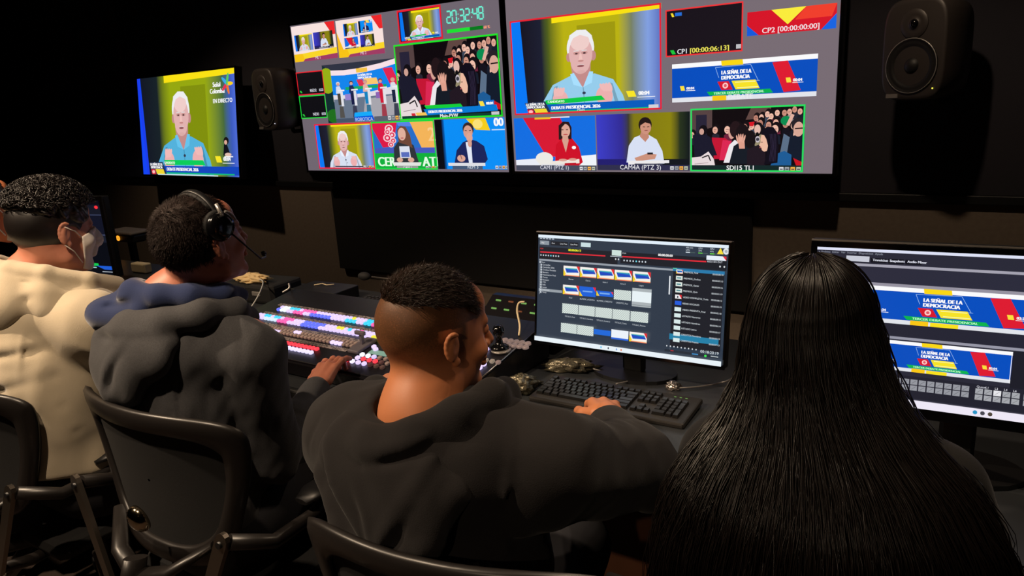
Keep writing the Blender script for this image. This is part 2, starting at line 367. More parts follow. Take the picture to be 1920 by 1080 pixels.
def crowd_pic(p, seed=3):
    r = random.Random(seed)
    p.rect(0, 0, 1, 1, (16, 10, 14)); p.poly([(0, 0), (.2, 0), (.2, .3), (0, .4)], (86, 66, 66)); p.poly([(.55, 0), (.72, 0), (.7, .18), (.5, .2)], (96, 70, 66))
    p.rect(.05, .10, .15, .45, (40, 36, 56))
    SK = [(228, 172, 152), (206, 146, 126), (240, 190, 170), (190, 130, 112)]
    CL = [(20, 18, 28), (60, 70, 88), (24, 30, 44), (110, 36, 60), (40, 38, 50), (160, 150, 150)]
    # rows of heads climbing to the top right
    spots = []
    for i in range(9): spots.append((.60+.045*i+r.uniform(-.01, .01), .16-.012*i+r.uniform(-.03, .03), .050))
    for i in range(7): spots.append((.56+.07*i+r.uniform(-.01, .01), .27+r.uniform(-.03, .03), .058))
    spots += [(.235, .33, .06), (.345, .33, .065), (.63, .37, .07), (.76, .34, .075), (.50, .30, .06), (.10, .40, .06), (.02, .40, .055), (.44, .29, .05), (.95, .42, .09)]
    for (u, v, h) in spots:
        c = r.choice(CL); s = r.choice(SK)
        p.poly([(u-h*.62, v+h*3.2), (u-h*.52, v+h*1.5), (u, v+h*.95), (u+h*.52, v+h*1.5), (u+h*.62, v+h*3.2)], c)
        p.ell(u+.004, v-.012, h*.55, h*1.15, (22, 16, 20), 14); p.ell(u-.006, v+.016, h*.40, h*.92, s, 14); p.line([(u-.006-h*.2, v+.01), (u-.006+h*.2, v+.01)], h*.12, (90, 56, 52))
        p.ell(u-.010, v+h*.62, h*.14, h*.07, (150, 80, 80), 8)
        if r.random() < .45: p.ell(u-h*.5, v+h*1.5, h*.3, h*.8, s, 9, r.uniform(-.6, .6))
    p.ell(.845, .23, .045, .07, (10, 140, 80)); p.line([(.90, .14), (.86, .30)], .05, (226, 176, 160)); p.poly([(.53, .24), (.58, .23), (.57, .30), (.54, .30)], (214, 24, 40))
    p.poly([(.83, .42), (.9, .5), (.9, .75), (.80, .75)], (92, 112, 136)); p.poly([(.55, .60), (.56, .44), (.61, .40), (.66, .44), (.67, .60)], (150, 140, 110)); p.ell(.615, .34, .040, .10, (20, 16, 20)); p.ell(.606, .35, .028, .075, (228, 186, 172))
    # red seats and the front row
    p.poly([(.20, .46), (.32, .47), (.36, .52), (.30, .80), (.22, .80)], (196, 22, 52)); p.poly([(.30, .50), (.38, .52), (.32, .82), (.27, .82)], (220, 40, 84)); p.poly([(.90, .72), (1, .70), (1, .92), (.94, .9)], (200, 20, 34))
    p.poly([(.02, .42), (.10, .36), (.19, .46), (.25, .74), (.04, .78)], (26, 26, 44)); p.ell(.12, .34, .040, .08, (18, 14, 20)); p.ell(.105, .365, .022, .05, (206, 160, 146))
    p.poly([(.88, .48), (.96, .42), (1, .46), (1, .86), (.86, .74)], (20, 28, 44)); p.ell(.945, .29, .055, .10, (40, 34, 40)); p.ell(.95, .36, .042, .11, (216, 168, 150)); p.line([(.92, .35), (.985, .345)], .018, (30, 20, 25))
    p.poly([(.36, .58), (.41, .50), (.45, .56), (.37, .86), (.31, .86)], (236, 232, 236))
    p.poly([(.40, .60), (.47, .52), (.58, .56), (.64, .88), (.36, .88)], (22, 28, 38)); p.ell(.380, .39, .030, .10, (214, 160, 145)); p.ell(.412, .34, .050, .13, (36, 22, 26)); p.ell(.475, .41, .060, .15, (26, 18, 22)); p.ell(.545, .50, .05, .14, (24, 18, 22))
    p.poly([(.45, .64), (.50, .64), (.495, .52), (.44, .52)], (222, 158, 138))
    for q in range(5): p.ell(.432+q*.015, .495-.02*(q in (1, 2, 3)), .008, .07, (230, 168, 148), 8, (q-2)*.13)
    # young woman in profile with long dark hair and a denim jacket
    p.poly([(.72, .92), (.78, .72), (.84, .68), (.90, .74), (.90, .92)], (30, 92, 150)); p.poly([(.52, .66), (.62, .58), (.68, .70), (.68, .90), (.52, .90)], (34, 24, 34))
    p.poly([(.645, .40), (.70, .40), (.71, .60), (.69, .68), (.668, .69), (.648, .665), (.645, .635), (.640, .62), (.622, .59), (.636, .55), (.634, .50)], (236, 186, 160))
    p.poly([(.638, .43), (.650, .36), (.69, .31), (.74, .32), (.775, .40), (.79, .60), (.785, .86), (.67, .89), (.69, .72), (.70, .60), (.685, .50), (.665, .44)], (18, 14, 26))
    for q in range(5): p.line([(.715+q*.012, .42), (.728+q*.010, .62), (.715+q*.012, .84)], .005, (62, 52, 82))
    p.line([(.640, .545), (.655, .545)], .010, (50, 30, 30)); p.ell(.634, .628, .007, .010, (190, 90, 90), 8)
    p.ell(.606, .44, .016, .05, (14, 14, 16)); p.ell(.610, .50, .020, .05, (200, 190, 200)); p.circ(.610, .50, .026, (60, 60, 70))
    # white paper at lower left
    p.poly([(.0, .78), (.10, .76), (.17, .68), (.22, .80), (.24, .98), (.0, .98)], (232, 218, 220)); p.line([(.11, .78), (.17, .74), (.19, .83)], .02, (30, 26, 30)); p.line([(.04, .88), (.17, .86)], .008, (150, 130, 135))

def woman_red_pic(p):
    p.rect(0, 0, 1, 1, (20, 110, 225)); p.poly([(.12, 0), (.58, 0), (.80, .72), (.40, .74)], (216, 26, 52)); p.rect(.27, 0, .47, .035, (240, 190, 40)); p.rect(.47, 0, .7, .02, (235, 235, 245))
    p.poly([(0, .80), (.35, .76), (.35, 1), (0, 1)], (232, 236, 246)); p.poly([(.7, .74), (1, .70), (1, 1), (.7, 1)], (240, 244, 250))
    p.poly([(.50, .9), (.52, .52), (.60, .40), (.72, .40), (.80, .56), (.84, .84), (.78, .92), (.48, .92)], (206, 16, 40))
    p.poly([(.56, .40), (.565, .16), (.62, .09), (.69, .10), (.72, .20), (.715, .42)], (44, 24, 26)); p.ell(.64, .26, .062, .125, (222, 168, 150), 20); p.poly([(.61, .34), (.67, .34), (.68, .44), (.64, .66), (.60, .44)], (216, 160, 142)); p.poly([(.565, .25), (.59, .13), (.66, .11), (.60, .20), (.59, .42), (.56, .42)], (44, 24, 26))
    p.ell(.645, .325, .03, .01, (190, 60, 70)); p.ell(.61, .24, .014, .008, (60, 30, 30)); p.ell(.665, .24, .014, .008, (60, 30, 30)); p.ell(.74, .57, .025, .03, W_)
    p.poly([(.30, .84), (.80, .78), (.80, .86), (.31, .90)], (238, 230, 220)); p.ell(.37, .77, .11, .12, (236, 234, 228)); p.poly([(.32, .88), (.62, .88), (.60, .97), (.34, .97)], (225, 225, 232)); p.poly([(.62, .86), (.76, .85), (.76, 1), (.64, 1)], (190, 20, 40)); p.ell(.60, .80, .05, .025, (220, 160, 145)); p.ell(.72, .79, .05, .025, (220, 160, 145))
    p.rect(0, .90, 1, 1, (70, 74, 92)); p.text('CAM1 (PTZ 1)', .49, .975, .075, (225, 225, 235), 'C'); icons(p, .80)
def man_white_pic(p):
    p.rect(0, 0, 1, 1, (18, 22, 30)); p.hgrad([(0, (60, 62, 200)), (.28, (50, 44, 150)), (.36, (60, 58, 50)), (.42, (128, 120, 20)), (.80, (140, 132, 16)), (.90, (40, 52, 30)), (1, (14, 22, 28))], 0, .8); p.rect(0, .8, .4, 1, (34, 30, 110))
    p.poly([(.33, .86), (.36, .56), (.42, .42), (.50, .37), (.58, .38), (.66, .46), (.72, .66), (.74, .88)], (216, 224, 244)); p.poly([(.48, .40), (.50, .30), (.57, .30), (.58, .42), (.54, .50)], (196, 136, 116))
    p.ell(.54, .20, .070, .13, (34, 22, 24), 20); p.ell(.545, .25, .058, .115, (206, 146, 126), 20); p.poly([(.485, .20), (.52, .10), (.58, .10), (.605, .20), (.59, .185), (.54, .16), (.50, .20)], (34, 22, 24)); p.ell(.55, .30, .02, .008, (140, 70, 66)); p.line([(.515, .235), (.54, .24)], .012, (50, 26, 26)); p.line([(.56, .24), (.585, .235)], .012, (50, 26, 26))
    p.poly([(.42, .78), (.56, .70), (.66, .72), (.64, .80), (.44, .84)], (204, 146, 124)); p.rect(.56, .685, .62, .72, (30, 26, 34)); p.poly([(.35, .83), (.79, .82), (.79, .87), (.35, .90)], (236, 234, 236)); p.rect(.42, .88, .72, 1, (60, 62, 84))
    p.rect(0, .905, 1, 1, (46, 46, 76)); p.text('CAM4A (PTZ 3)', .48, .985, .085, (235, 235, 240), 'C'); icons(p, .80)
def man_blue_pic(p):
    p.rect(0, 0, 1, 1, (10, 140, 245)); p.hgrad([(0, (10, 10, 18)), (.10, (10, 12, 22)), (.14, (10, 100, 190))]); p.rect(.14, 0, 1, 1, (10, 142, 246))
    p.poly([(.47, 0), (.74, 0), (.80, .24), (.60, .22)], (246, 206, 30)); p.ell(.63, .11, .07, .09, (250, 225, 120)); p.text('00', .86, .16, .16, W_, 'L', bold=.012); p.rect(.82, .22, 1, .24, (200, 225, 250))
    p.poly([(.24, .96), (.30, .62), (.40, .46), (.50, .40), (.60, .44), (.70, .54), (.74, .80), (.66, .94)], (28, 38, 92)); p.poly([(.44, .46), (.52, .44), (.52, .90), (.47, .90)], (226, 232, 246)); p.ell(.49, .20, .080, .13, (52, 40, 44), 20); p.ell(.485, .26, .066, .13, (214, 158, 140), 20); p.ell(.50, .37, .045, .09, (222, 166, 148)); p.ell(.50, .48, .03, .08, (216, 160, 142)); p.line([(.44, .23), (.47, .235)], .016, (60, 36, 36)); p.line([(.50, .235), (.53, .23)], .016, (60, 36, 36)); p.ell(.36, .78, .06, .07, (222, 166, 148)); p.line([(.34, .66), (.37, .80)], .014, (30, 30, 50))
    p.rect(.16, .87, .70, .93, (222, 222, 228)); p.rect(.22, .93, .66, 1, (70, 90, 120)); p.text('REM 3', .52, .985, .075, (230, 235, 240), 'C'); icons(p, .84)
def woman_grey_pic(p):
    p.rect(0, 0, 1, 1, (40, 110, 200)); p.poly([(0, 0), (.42, 0), (.42, .05), (.34, .52), (.16, .54), (0, .10)], (220, 26, 70)); p.poly([(.62, 0), (1, 0), (1, .55), (.78, .55)], (244, 180, 90)); p.poly([(.42, 0), (.62, 0), (.66, .12), (.44, .10)], (90, 130, 230)); p.rect(0, .55, 1, 1, (70, 90, 190)); p.rect(0, .66, 1, .97, (16, 176, 60)); p.text('2', .90, .42, .28, (250, 205, 140), 'L', bold=.012)
    for q, (a, b, s) in enumerate([(.29, .15, .07), (.33, .28, .06), (.25, .34, .07), (.34, .40, .05), (.26, .22, .05), (.30, .48, .05)]):
        p.ell(a, b, s, s*1.2, (246, 206, 214), 14); p.ell(a, b, s*.68, s*.85, (220, 30, 72), 14); p.ell(a, b, s*.36, s*.45, (246, 206, 214), 10)
    p.text('CERCA', .06, .93, .20, (226, 255, 228), 'L', bold=.014); p.text('ATE', .78, .93, .20, (226, 255, 228), 'L', bold=.014)
    p.poly([(.32, .90), (.34, .55), (.42, .42), (.55, .40), (.66, .50), (.72, .86), (.68, .94), (.34, .94)], (48, 52, 58)); p.poly([(.43, .44), (.42, .18), (.48, .10), (.56, .12), (.62, .3), (.64, .56), (.57, .50)], (112, 72, 56)); p.ell(.49, .27, .062, .13, (226, 176, 156), 20); p.ell(.49, .35, .025, .01, (180, 60, 70)); p.poly([(.43, .52), (.59, .52), (.60, .76), (.43, .76)], (222, 226, 238)); p.rect(.45, .64, .58, .74, (90, 110, 190)); p.ell(.42, .80, .05, .05, (220, 170, 150)); p.ell(.60, .80, .05, .05, (220, 170, 150)); p.poly([(.30, .85), (.76, .85), (.74, .92), (.33, .92)], (226, 228, 224)); p.rect(.36, .92, .70, .99, (150, 156, 150)); p.text('CAM 1', .53, .985, .06, (230, 235, 240), 'C'); icons(p, .82)
def studio_pic(p):
    p.rect(0, 0, 1, 1, (14, 44, 46)); p.poly([(.0, 0), (1, 0), (1, .02), (.5, .12), (.12, .12)], (46, 50, 66)); p.ell(.05, .27, .11, .22, (150, 176, 20), 20); p.ell(.09, .88, .1, .12, (30, 110, 30))
    top = [(.115, .10), (.30, .115), (.5, .105), (.8, .055), (1, .0)]
    for a, b in zip(top, top[1:]):
        p.poly([a, b, (b[0], b[1]+.50), (a[0], a[1]+.50)], (16, 132, 236)); p.poly([a, b, (b[0], b[1]+.085), (a[0], a[1]+.085)], (248, 226, 232)); p.poly([(a[0], a[1]+.42), (b[0], b[1]+.42), (b[0], b[1]+.54), (a[0], a[1]+.54)], (226, 220, 228))
    p.rect(.47, .105, .62, .175, (246, 196, 70)); p.text('LA SEÑAL DE LA', .485, .235, .035, W_, 'L', 0, .19, bold=.004); p.text('DEMOCRACIA', .485, .28, .035, W_, 'L', 0, .18, bold=.004)
    p.para(.46, .29, .54, .40, .03, (222, 50, 80)); p.para(.555, .28, .73, .385, .02, (250, 200, 110)); p.para(.30, .40, .85, .45, 0, (20, 170, 100)); p.para(.82, .14, .94, .42, .08, (226, 36, 80))
    p.poly([(.12, .60), (1, .56), (1, 1), (.12, 1)], (104, 118, 138)); p.poly([(.55, .62), (1, .58), (1, .9), (.5, .95)], (168, 166, 174)); p.rect(.28, .52, .45, .62, (150, 130, 205)); p.poly([(.7, .52), (.8, .51), (.82, .62), (.7, .62)], (140, 100, 180))
    for (u, c1, c2, hc) in [(.19, (214, 220, 240), (70, 66, 60), (220, 215, 215)), (.375, (30, 40, 90), (24, 30, 70), (60, 40, 50)), (.565, (230, 180, 165), (20, 130, 190), (190, 150, 140)), (.765, (216, 30, 60), (210, 26, 56), (110, 50, 50)), (.925, (216, 220, 230), (26, 36, 66), (210, 160, 140))]:
        p.ell(u+.01, .335, .028, .035, hc, 10); p.ell(u+.01, .345, .022, .026, (220, 160, 145), 10); p.poly([(u-.03, .5), (u-.02, .38), (u+.03, .375), (u+.055, .46), (u+.03, .5)], c1); p.poly([(u-.015, .5), (u+.035, .5), (u+.04, .70), (u-.01, .70)], c2); p.rect(u+.03, .47, u+.065, .72, (226, 226, 232)); p.rect(u, .44, u+.09, .465, (236, 236, 240)); p.poly([(u, .72), (u+.05, .72), (u+.06, .92), (u-.01, .92)], tuple(int(k*.55+45) for k in c2))
    p.poly([(.38, .86), (.62, .85), (.65, .98), (.38, .98)], (10, 90, 220)); p.poly([(.39, .84), (.62, .83), (.63, .90), (.38, .91)], (20, 170, 250)); p.rect(.12, .93, .38, 1, (70, 84, 104)); p.rect(.65, .92, 1, 1, (90, 96, 110)); p.text('ROBOTICA', .51, .985, .06, (210, 225, 240), 'C'); icons(p, .83)
def icons(p, u):
    for q, c in enumerate([(220, 220, 225), (160, 165, 170), (250, 180, 70), (190, 195, 170)]):
        a = u+q*.048; p.rect(a, .925, a+.038, .985, c); p.rect(a+.006, .95, a+.032, .965, (70, 70, 80))
def me_pic(p, four):
    p.rect(0, 0, 1, 1, (248, 226, 222)); p.poly([(.0, .80), (1, .70), (1, .86), (0, 1)], (250, 214, 40)); p.poly([(0, .78), (.2, .78), (.25, 1), (0, 1)], (248, 196, 20)); p.poly([(.25, .93), (1, .86), (1, 1), (.2, 1)], (160, 60, 100)); p.poly([(.78, 0), (1, 0), (1, .35), (.93, .35)], (236, 40, 44))
    if four:
        p.poly([(0, .3), (.12, .8), (0, .8)], (250, 190, 30))
        speaker_pic(p.sub(.16, .11, .47, .44), 0, (214, 220, 236), False); man_blue_pic(p.sub(.50, .09, .80, .40)); woman_red_pic(p.sub(.16, .48, .46, .78)); man_white_pic(p.sub(.51, .46, .81, .78)); p.text('ME 2', .55, .97, .08, (230, 220, 230), 'C')
    else:
        speaker_pic(p.sub(.05, .25, .47, .70), 0, (214, 220, 236), False); man_white_pic(p.sub(.50, .24, .94, .70)); p.text('ME 1', .55, .97, .08, (230, 220, 230), 'C')
SEG = {'0': 'abcdef', '1': 'bc', '2': 'abged', '3': 'abgcd', '4': 'fgbc', '5': 'afgcd', '6': 'afgecd', '7': 'abc', '8': 'abcdefg', '9': 'abcdfg'}
def seven(p, s, u, v, w, h, c):
    L = {'a': (0, 0, 1, 0), 'b': (1, 0, 1, .5), 'c': (1, .5, 1, 1), 'd': (0, 1, 1, 1), 'e': (0, .5, 0, 1), 'f': (0, 0, 0, .5), 'g': (0, .5, 1, .5)}
    for ch in s:
        if ch == ':':
            for q in (.3, .7): p.rect(u, v+h*q, u+w*.22, v+h*q+h*.1, c)
            u += w*.45; continue
        for k in SEG[ch]:
            a, b, d, e = L[k]; p.line([(u+w*(a*.9+d*.1), v+h*(b*.92+e*.08)), (u+w*(a*.1+d*.9), v+h*(b*.08+e*.92))], h*.13, c)
        u += w*1.35
GREY = (112, 102, 112)
def black_tile(p, fc, name):
    p.rect(0, 0, 1, 1, K_)
    p.text(name, .58, .88, .13, (225, 225, 235), 'C', bold=.004); p.rect(.80, .77, .95, .87, (190, 195, 205)); p.rect(.82, .81, .93, .84, K_); p.para(.06, .80, .12, .9, .04, (40, 200, 60)); p.frame(.045, fc)

def multiview_left(parent):
    cv = Canvas(1.430, .811); p = cv.pic(); p.rect(0, 0, 1, 1, GREY)
    me_pic(p.sub(.003, .007, .245, .243), False); me_pic(p.sub(.253, .011, .488, .246), True)
    q = p.sub(.564, .004, .762, .200); q.rect(0, 0, 1, 1, K_); speaker_pic(q.sub(.05, .07, .97, .93), 0, (214, 224, 244)); q.text('Main', .5, .965, .09, (225, 225, 235), 'C'); q.frame(.055, (236, 30, 50))
    seven(p, '20:32:48', .785, .049, .0175, .066, (110, 245, 215))
    p.rect(.782, .152, .933, .172, (10, 120, 30)); p.rect(.782, .152, .879, .172, (30, 226, 50)); p.text('60 %', .936, .170, .016, (255, 160, 120), 'L', bold=.001)
    black_tile(p.sub(.002, .312, .155, .470), (236, 30, 44), 'RED2'); black_tile(p.sub(.002, .474, .153, .632), (30, 220, 60), 'NDI1')
    studio_pic(p.sub(.155, .282, .540, .669))
    q = p.sub(.537, .205, .992, .671); crowd_pic(q)
    q.para(.26, .815, .62, .86, .02, (20, 206, 60)); q.poly([(.25, .865), (.95, .85), (.96, .925), (.28, .945)], (8, 122, 214)); q.text('DEBATE PRESIDENCIAL 2026', .30, .918, .035, W_, 'L', 0, .33, bold=.004); q.para(.79, .80, .83, .86, .015, (250, 225, 70)); q.rect(.845, .79, .93, .86, (10, 110, 205)); q.text('00:04', .86, .845, .035, W_, 'L', bold=.004)
    q.para(.12, .91, .16, .97, .01, (214, 40, 50)); q.para(.165, .905, .27, .965, .02, (246, 200, 90)); q.rect(.02, .945, .98, .99, (14, 60, 50)); q.text('Main-PVW', .5, .985, .05, (240, 240, 240), 'C', bold=.002); q.rect(.90, .935, .97, .975, (200, 200, 205)); q.frame(.02, (30, 232, 40))
    q = p.sub(.074, .673, .386, .986); speaker_pic(q, 0, (216, 224, 242), False); q.rect(.3, .93, .95, .96, (60, 60, 80)); icons(q, .80); q.frame(.03, (236, 30, 60))
    q = p.sub(.387, .673, .694, .987); woman_grey_pic(q); q.frame(.03, (20, 220, 60))
    man_blue_pic(p.sub(.697, .676, .998, .983))
    return cv.build('screen', parent, 1.0, -.002)
def multiview_right(parent):
    cv = Canvas(1.442, .811); p = cv.pic(); p.rect(0, 0, 1, 1, (120, 108, 116))
    q = p.sub(.013, .154, .526, .674); speaker_pic(q, 0, (150, 205, 236)); q.rect(.12, .985, .8, 1, (200, 200, 205)); q.text('Main', .48, .985, .035, (220, 225, 225), 'C'); q.rect(.92, .95, .98, .985, (210, 210, 215)); q.frame(.017, (232, 34, 50))
    q = p.sub(.539, .192, .758, .418); q.rect(0, 0, 1, 1, (26, 20, 28)); q.para(.07, .08, .10, .16, .02, (250, 225, 50)); q.rect(.13, .08, .22, .15, (40, 110, 215)); q.text('CP1', .16, .95, .105, (235, 235, 240), 'L', bold=.003); q.text('[00:00:06:13]', .33, .95, .105, (236, 226, 90), 'L', 0, .50, bold=.004); q.para(.06, .86, .11, .95, .03, (30, 200, 60)); q.rect(.92, .85, .98, .94, (190, 190, 195)); q.frame(.03, (238, 52, 56))
    q = p.sub(.769, .245, .992, .352); q.rect(0, 0, 1, 1, (214, 20, 40)); q.poly([(.28, 0), (.67, 0), (.47, .66)], (250, 236, 60)); q.poly([(.67, 0), (1, 0), (.95, .5), (.55, .5)], (240, 62, 44)); q.poly([(0, .55), (.14, 1), (0, 1)], (20, 90, 220)); q.poly([(1, .40), (1, 1), (.84, 1)], (20, 100, 226)); q.text('CP2 [00:00:00:00]', .18, .93, .22, (240, 225, 230), 'L', 0, .64, bold=.006)
    banner_pic(p.sub(.558, .455, .952, .643), 'DEBATE')
    woman_red_pic(p.sub(.008, .692, .308, .995)); man_white_pic(p.sub(.312, .690, .611, .990))
    q = p.sub(.614, .678, .927, .993); crowd_pic(q); q.rect(0, .90, 1, 1, (20, 40, 40)); q.text('SDI15 TL1', .46, .975, .075, (240, 240, 240), 'C', bold=.002); icons(q, .80); q.frame(.025, (40, 222, 96))
    return cv.build('screen', parent, 1.0, -.002)
def programme(parent, w, h):
    cv = Canvas(w, h); p = cv.pic(); speaker_pic(p, 1, (84, 178, 220), True, yellow=(150, 168, 16)); return cv.build('screen', parent, 1.0, -.002)

WHITE = (225, 238, 250)
def server_ui(parent, w, h):
    cv = Canvas(w, h); p = cv.pic(); BG = (44, 56, 72); DK = (24, 28, 38)
    p.rect(0, 0, 1, 1, BG); p.rect(0, 0, 1, .027, WHITE)
    for q in range(5): p.rect(.01+q*.018, .031, .022+q*.018, .039, (190, 200, 215))
    p.rect(.01, .055, .065, .092, (140, 150, 160)); p.text('Play', .02, .08, .014, (240, 240, 240))
    for u, t in ((.075, 'Out'), (.125, 'Live Prev'), (.185, 'Live Prev')): p.rect(u, .055, u+.05, .092, DK); p.text(t, u+.006, .08, .014, (225, 230, 235))
    p.rect(.25, .05, .305, .088, (200, 222, 226))
    for k, (u, a, b) in enumerate(((.80, '40% CC', 'CPU'), (.86, 'CPU', '23%'), (.915, 'GPU', '41%'))): p.text(a, u, .045, .013, (215, 225, 235)); p.text(b, u, .065, .013, (215, 225, 235)); p.rect(u, .075, u+.045, .082, (70, 90, 90)); p.rect(u, .075, u+.02, .082, (110, 230, 70) if k else (215, 225, 235))
    p.poly([(.948, .077), (.963, .025), (.978, .077)], (250, 226, 60)); p.ell(.989, .052, .014, .026, (226, 232, 236), 18); p.ell(.989, .052, .007, .012, (170, 180, 186), 12)
    p.rect(.008, .112, .455, .225, DK); p.rect(.47, .112, .995, .212, DK)
    p.line([(.013, .161), (.388, .157)], .011, (226, 40, 56)); p.line([(.48, .152), (.90, .146)], .011, (226, 40, 56)); p.text('PGM', .013, .135, .012, (236, 60, 60)); p.text('PVW', .48, .128, .012, (220, 225, 230))
    p.text('00:00:06:13', .18, .135, .02, (240, 240, 40), bold=.0015); p.rect(.66, .105, .735, .128, DK); p.text('00:00:00:00', .665, .125, .02, (240, 240, 240), bold=.0015)
    p.rect(.423, .10, .474, .148, (206, 226, 220)); p.rect(.415, .153, .48, .158, (210, 220, 230)); p.rect(.90, .094, .992, .13, (232, 240, 250)); p.poly([(.975, .094), (.992, .094), (.992, .128)], (230, 40, 60)); p.text('RED2 SDI OUT', .905, .15, .014, (225, 230, 240))
    for k in range(8):
        p.ell(.018+k*.015, .190, .004, .008, (110, 220, 240) if k == 4 else (205, 215, 225), 8); p.ell(.49+k*.016, .185, .004, .008, (110, 220, 240) if k == 4 else (205, 215, 225), 8)
    for u in (.445, .46, .965, .985): p.ell(u, .178, .004, .008, (220, 225, 230), 8)
    p.rect(.008, .226, .744, .243, (150, 158, 168)); p.rect(.744, .246, .745, .95, (120, 130, 140))
    for k in range(13):
        v = .262+k*.0235
        if k == 11: p.rect(.01, v-.016, .150, v+.009, (150, 158, 166))
        p.rect(.018 if k else .01, v-.014, (.026 if k else .018), v+.004, (205, 212, 220)); p.text(['Root', 'Cortinillas', 'Cortinillas 2026', 'Creditos Pantallas', 'Banners', 'Presentacion Final', 'Cortes', 'Bumpers', 'VTR', 'Stills', 'Loops', 'Videowall', 'Temp'][k], .031 if k else .022, v, .014, (215, 220, 228))
    p.line([(.014, .27), (.014, .56)], .003, (190, 200, 210))
    cols = [.155, .251, .347, .443, .540]
    def thumb(q):
        q.rect(0, 0, 1, 1, (246, 240, 236)); q.poly([(.1, .25), (.85, .22), (.95, .6), (.2, .7)], (20, 130, 190)); q.poly([(.12, .30), (.9, .42), (.95, .62), (.18, .62)], (30, 70, 190)); q.rect(.1, .2, .8, .26, (130, 210, 180)); q.poly([(.82, 0), (1, 0), (1, .55)], (230, 36, 44)); q.poly([(0, .3), (.22, 1), (0, 1)], (248, 210, 30)); q.rect(.1, .86, 1, 1, (240, 120, 90)); q.rect(.1, .86, 1, .92, (250, 232, 180))
    def checker(q):
        q.rect(0, 0, 1, 1, (226, 236, 232))
        for i in range(16):
            for j in range(9):
                if (i+j) % 2: q.rect(i/16, j/9, (i+1)/16, (j+1)/9, (176, 190, 186))
    for r_, (v0, v1) in enumerate(((.272, .364), (.448, .536), (.622, .712), (.803, .890))):
        for c, u in enumerate(cols):
            q = p.sub(u, v0, u+.092, v1)
            if r_ == 0 or (r_, c) in ((1, 0), (3, 4)): thumb(q)
            elif (r_, c) == (1, 1): q.rect(0, 0, 1, 1, (24, 96, 216)); q.poly([(.82, 0), (1, 0), (1, .5)], (226, 40, 60)); q.poly([(0, .5), (.2, 1), (0, 1)], (248, 210, 30)); q.rect(.2, .42, .8, .55, (120, 170, 236))
            elif (r_, c) == (1, 2): q.rect(0, .28, 1, .82, (24, 96, 216)); q.poly([(0, .3), (.18, .8), (0, .8)], (248, 210, 30)); q.poly([(.85, .3), (1, .3), (1, .6)], (226, 40, 60)); q.rect(.2, .45, .8, .6, (120, 170, 236))
            elif (r_, c) == (1, 4): q = p.sub(.541, .418, .641, .580); q.rect(0, 0, 1, 1, (170, 178, 182)); q.rect(0, .17, 1, .74, (232, 242, 246)); q.rect(0, .90, 1, .93, (120, 130, 136))
            elif (r_, c) == (3, 2): q.rect(0, .2, 1, .75, (28, 104, 216))
            elif (r_, c) == (3, 3): q.rect(0, 0, 1, 1, (236, 242, 250)); q.rect(0, .82, 1, 1, (40, 100, 220))
            else: checker(q)
            p.text(['Banner', 'Cierre', 'Intro 1', 'Intro 2', 'Logos'][c] if r_ == 0 else ['Final', 'BUMPER_AGENDA', 'BUMPER_CREDITO', 'CREDITO_Pass', ''][c] if r_ == 1 else ['TITULO_Final', 'TITULO_Nombre', 'TITULO_Numero', 'TITULO_Tema', 'TITULO_Premio'][c] if r_ == 2 else '', u+.046, v1+.034, .013, (200, 208, 216), 'C')
    p.rect(.732, .285, .738, .442, (235, 240, 245)); p.rect(.985, .66, .990, .86, (190, 200, 205))
    p.rect(.748, .213, .993, .24, (36, 120, 170)); p.rect(.748, .213, .768, .222, (90, 200, 160)); p.rect(.750, .24, .992, .885, DK); p.rect(.745, .775, .982, .825, (30, 126, 166))
    for k in range(12):
        v = .225+k*.053; q = p.sub(.765, v, .797, v+.034)
        if k in (0, 1, 2, 3): thumb(q) if k == 0 else (q.rect(0, 0, 1, 1, (222, 232, 226)), q.rect(.15, .35, .8, .65, (60, 130, 140)))
        elif k == 4: q.rect(0, 0, 1, 1, (235, 235, 238)); q.poly([(.6, 0), (1, 0), (1, 1)], (230, 40, 50)); q.rect(.3, .3, .5, .8, (30, 40, 60))
        elif k == 5: q.rect(0, 0, 1, 1, (30, 90, 220))
        else: q.rect(0, 0, 1, 1, (216, 234, 234))
        p.text(['PREMIOS_Final', 'PREMIOS_Grafico', 'PREMIOS_Ganar', 'PREMIOS_Quiz', 'VIDEO COMPLETO_Todo', 'REDES SOCIALES', 'VIDEO PRESENTA_Final', 'LISTADO Numeros', 'LISTADO Nombres', 'LISTADO Letras', 'CREDITOS Nombres', 'CREDITOS Premio'][k], .803, v+.024, .014, (222, 230, 236)); p.text('00:00:0%d:1%d' % (k*7 % 10, k*3 % 10), .938, v+.024, .014, (222, 230, 236))
    for k in range(9): p.ell(.735+k*.018, .885, .003, .007, (225, 230, 235), 8)
    p.text('00:18:20:19', .90, .905, .024, (225, 235, 240)); p.rect(.725, .915, .985, .935, (34, 44, 56)); p.rect(.755, .918, .77, .925, (200, 40, 50)); p.rect(.86, .92, .89, .93, (60, 140, 200)); p.ell(.925, .928, .006, .011, (60, 230, 80), 10); p.rect(.95, .92, .985, .927, (200, 210, 215))
    p.rect(0, .957, 1, 1, (232, 242, 248))
    for u, c in ((.39, (80, 190, 240)), (.43, (60, 70, 80)), (.475, (120, 160, 220)), (.50, (230, 120, 80))): p.ell(u, .978, .004, .01, c, 8)
    return cv.build('screen', parent, 1.0, -.001)
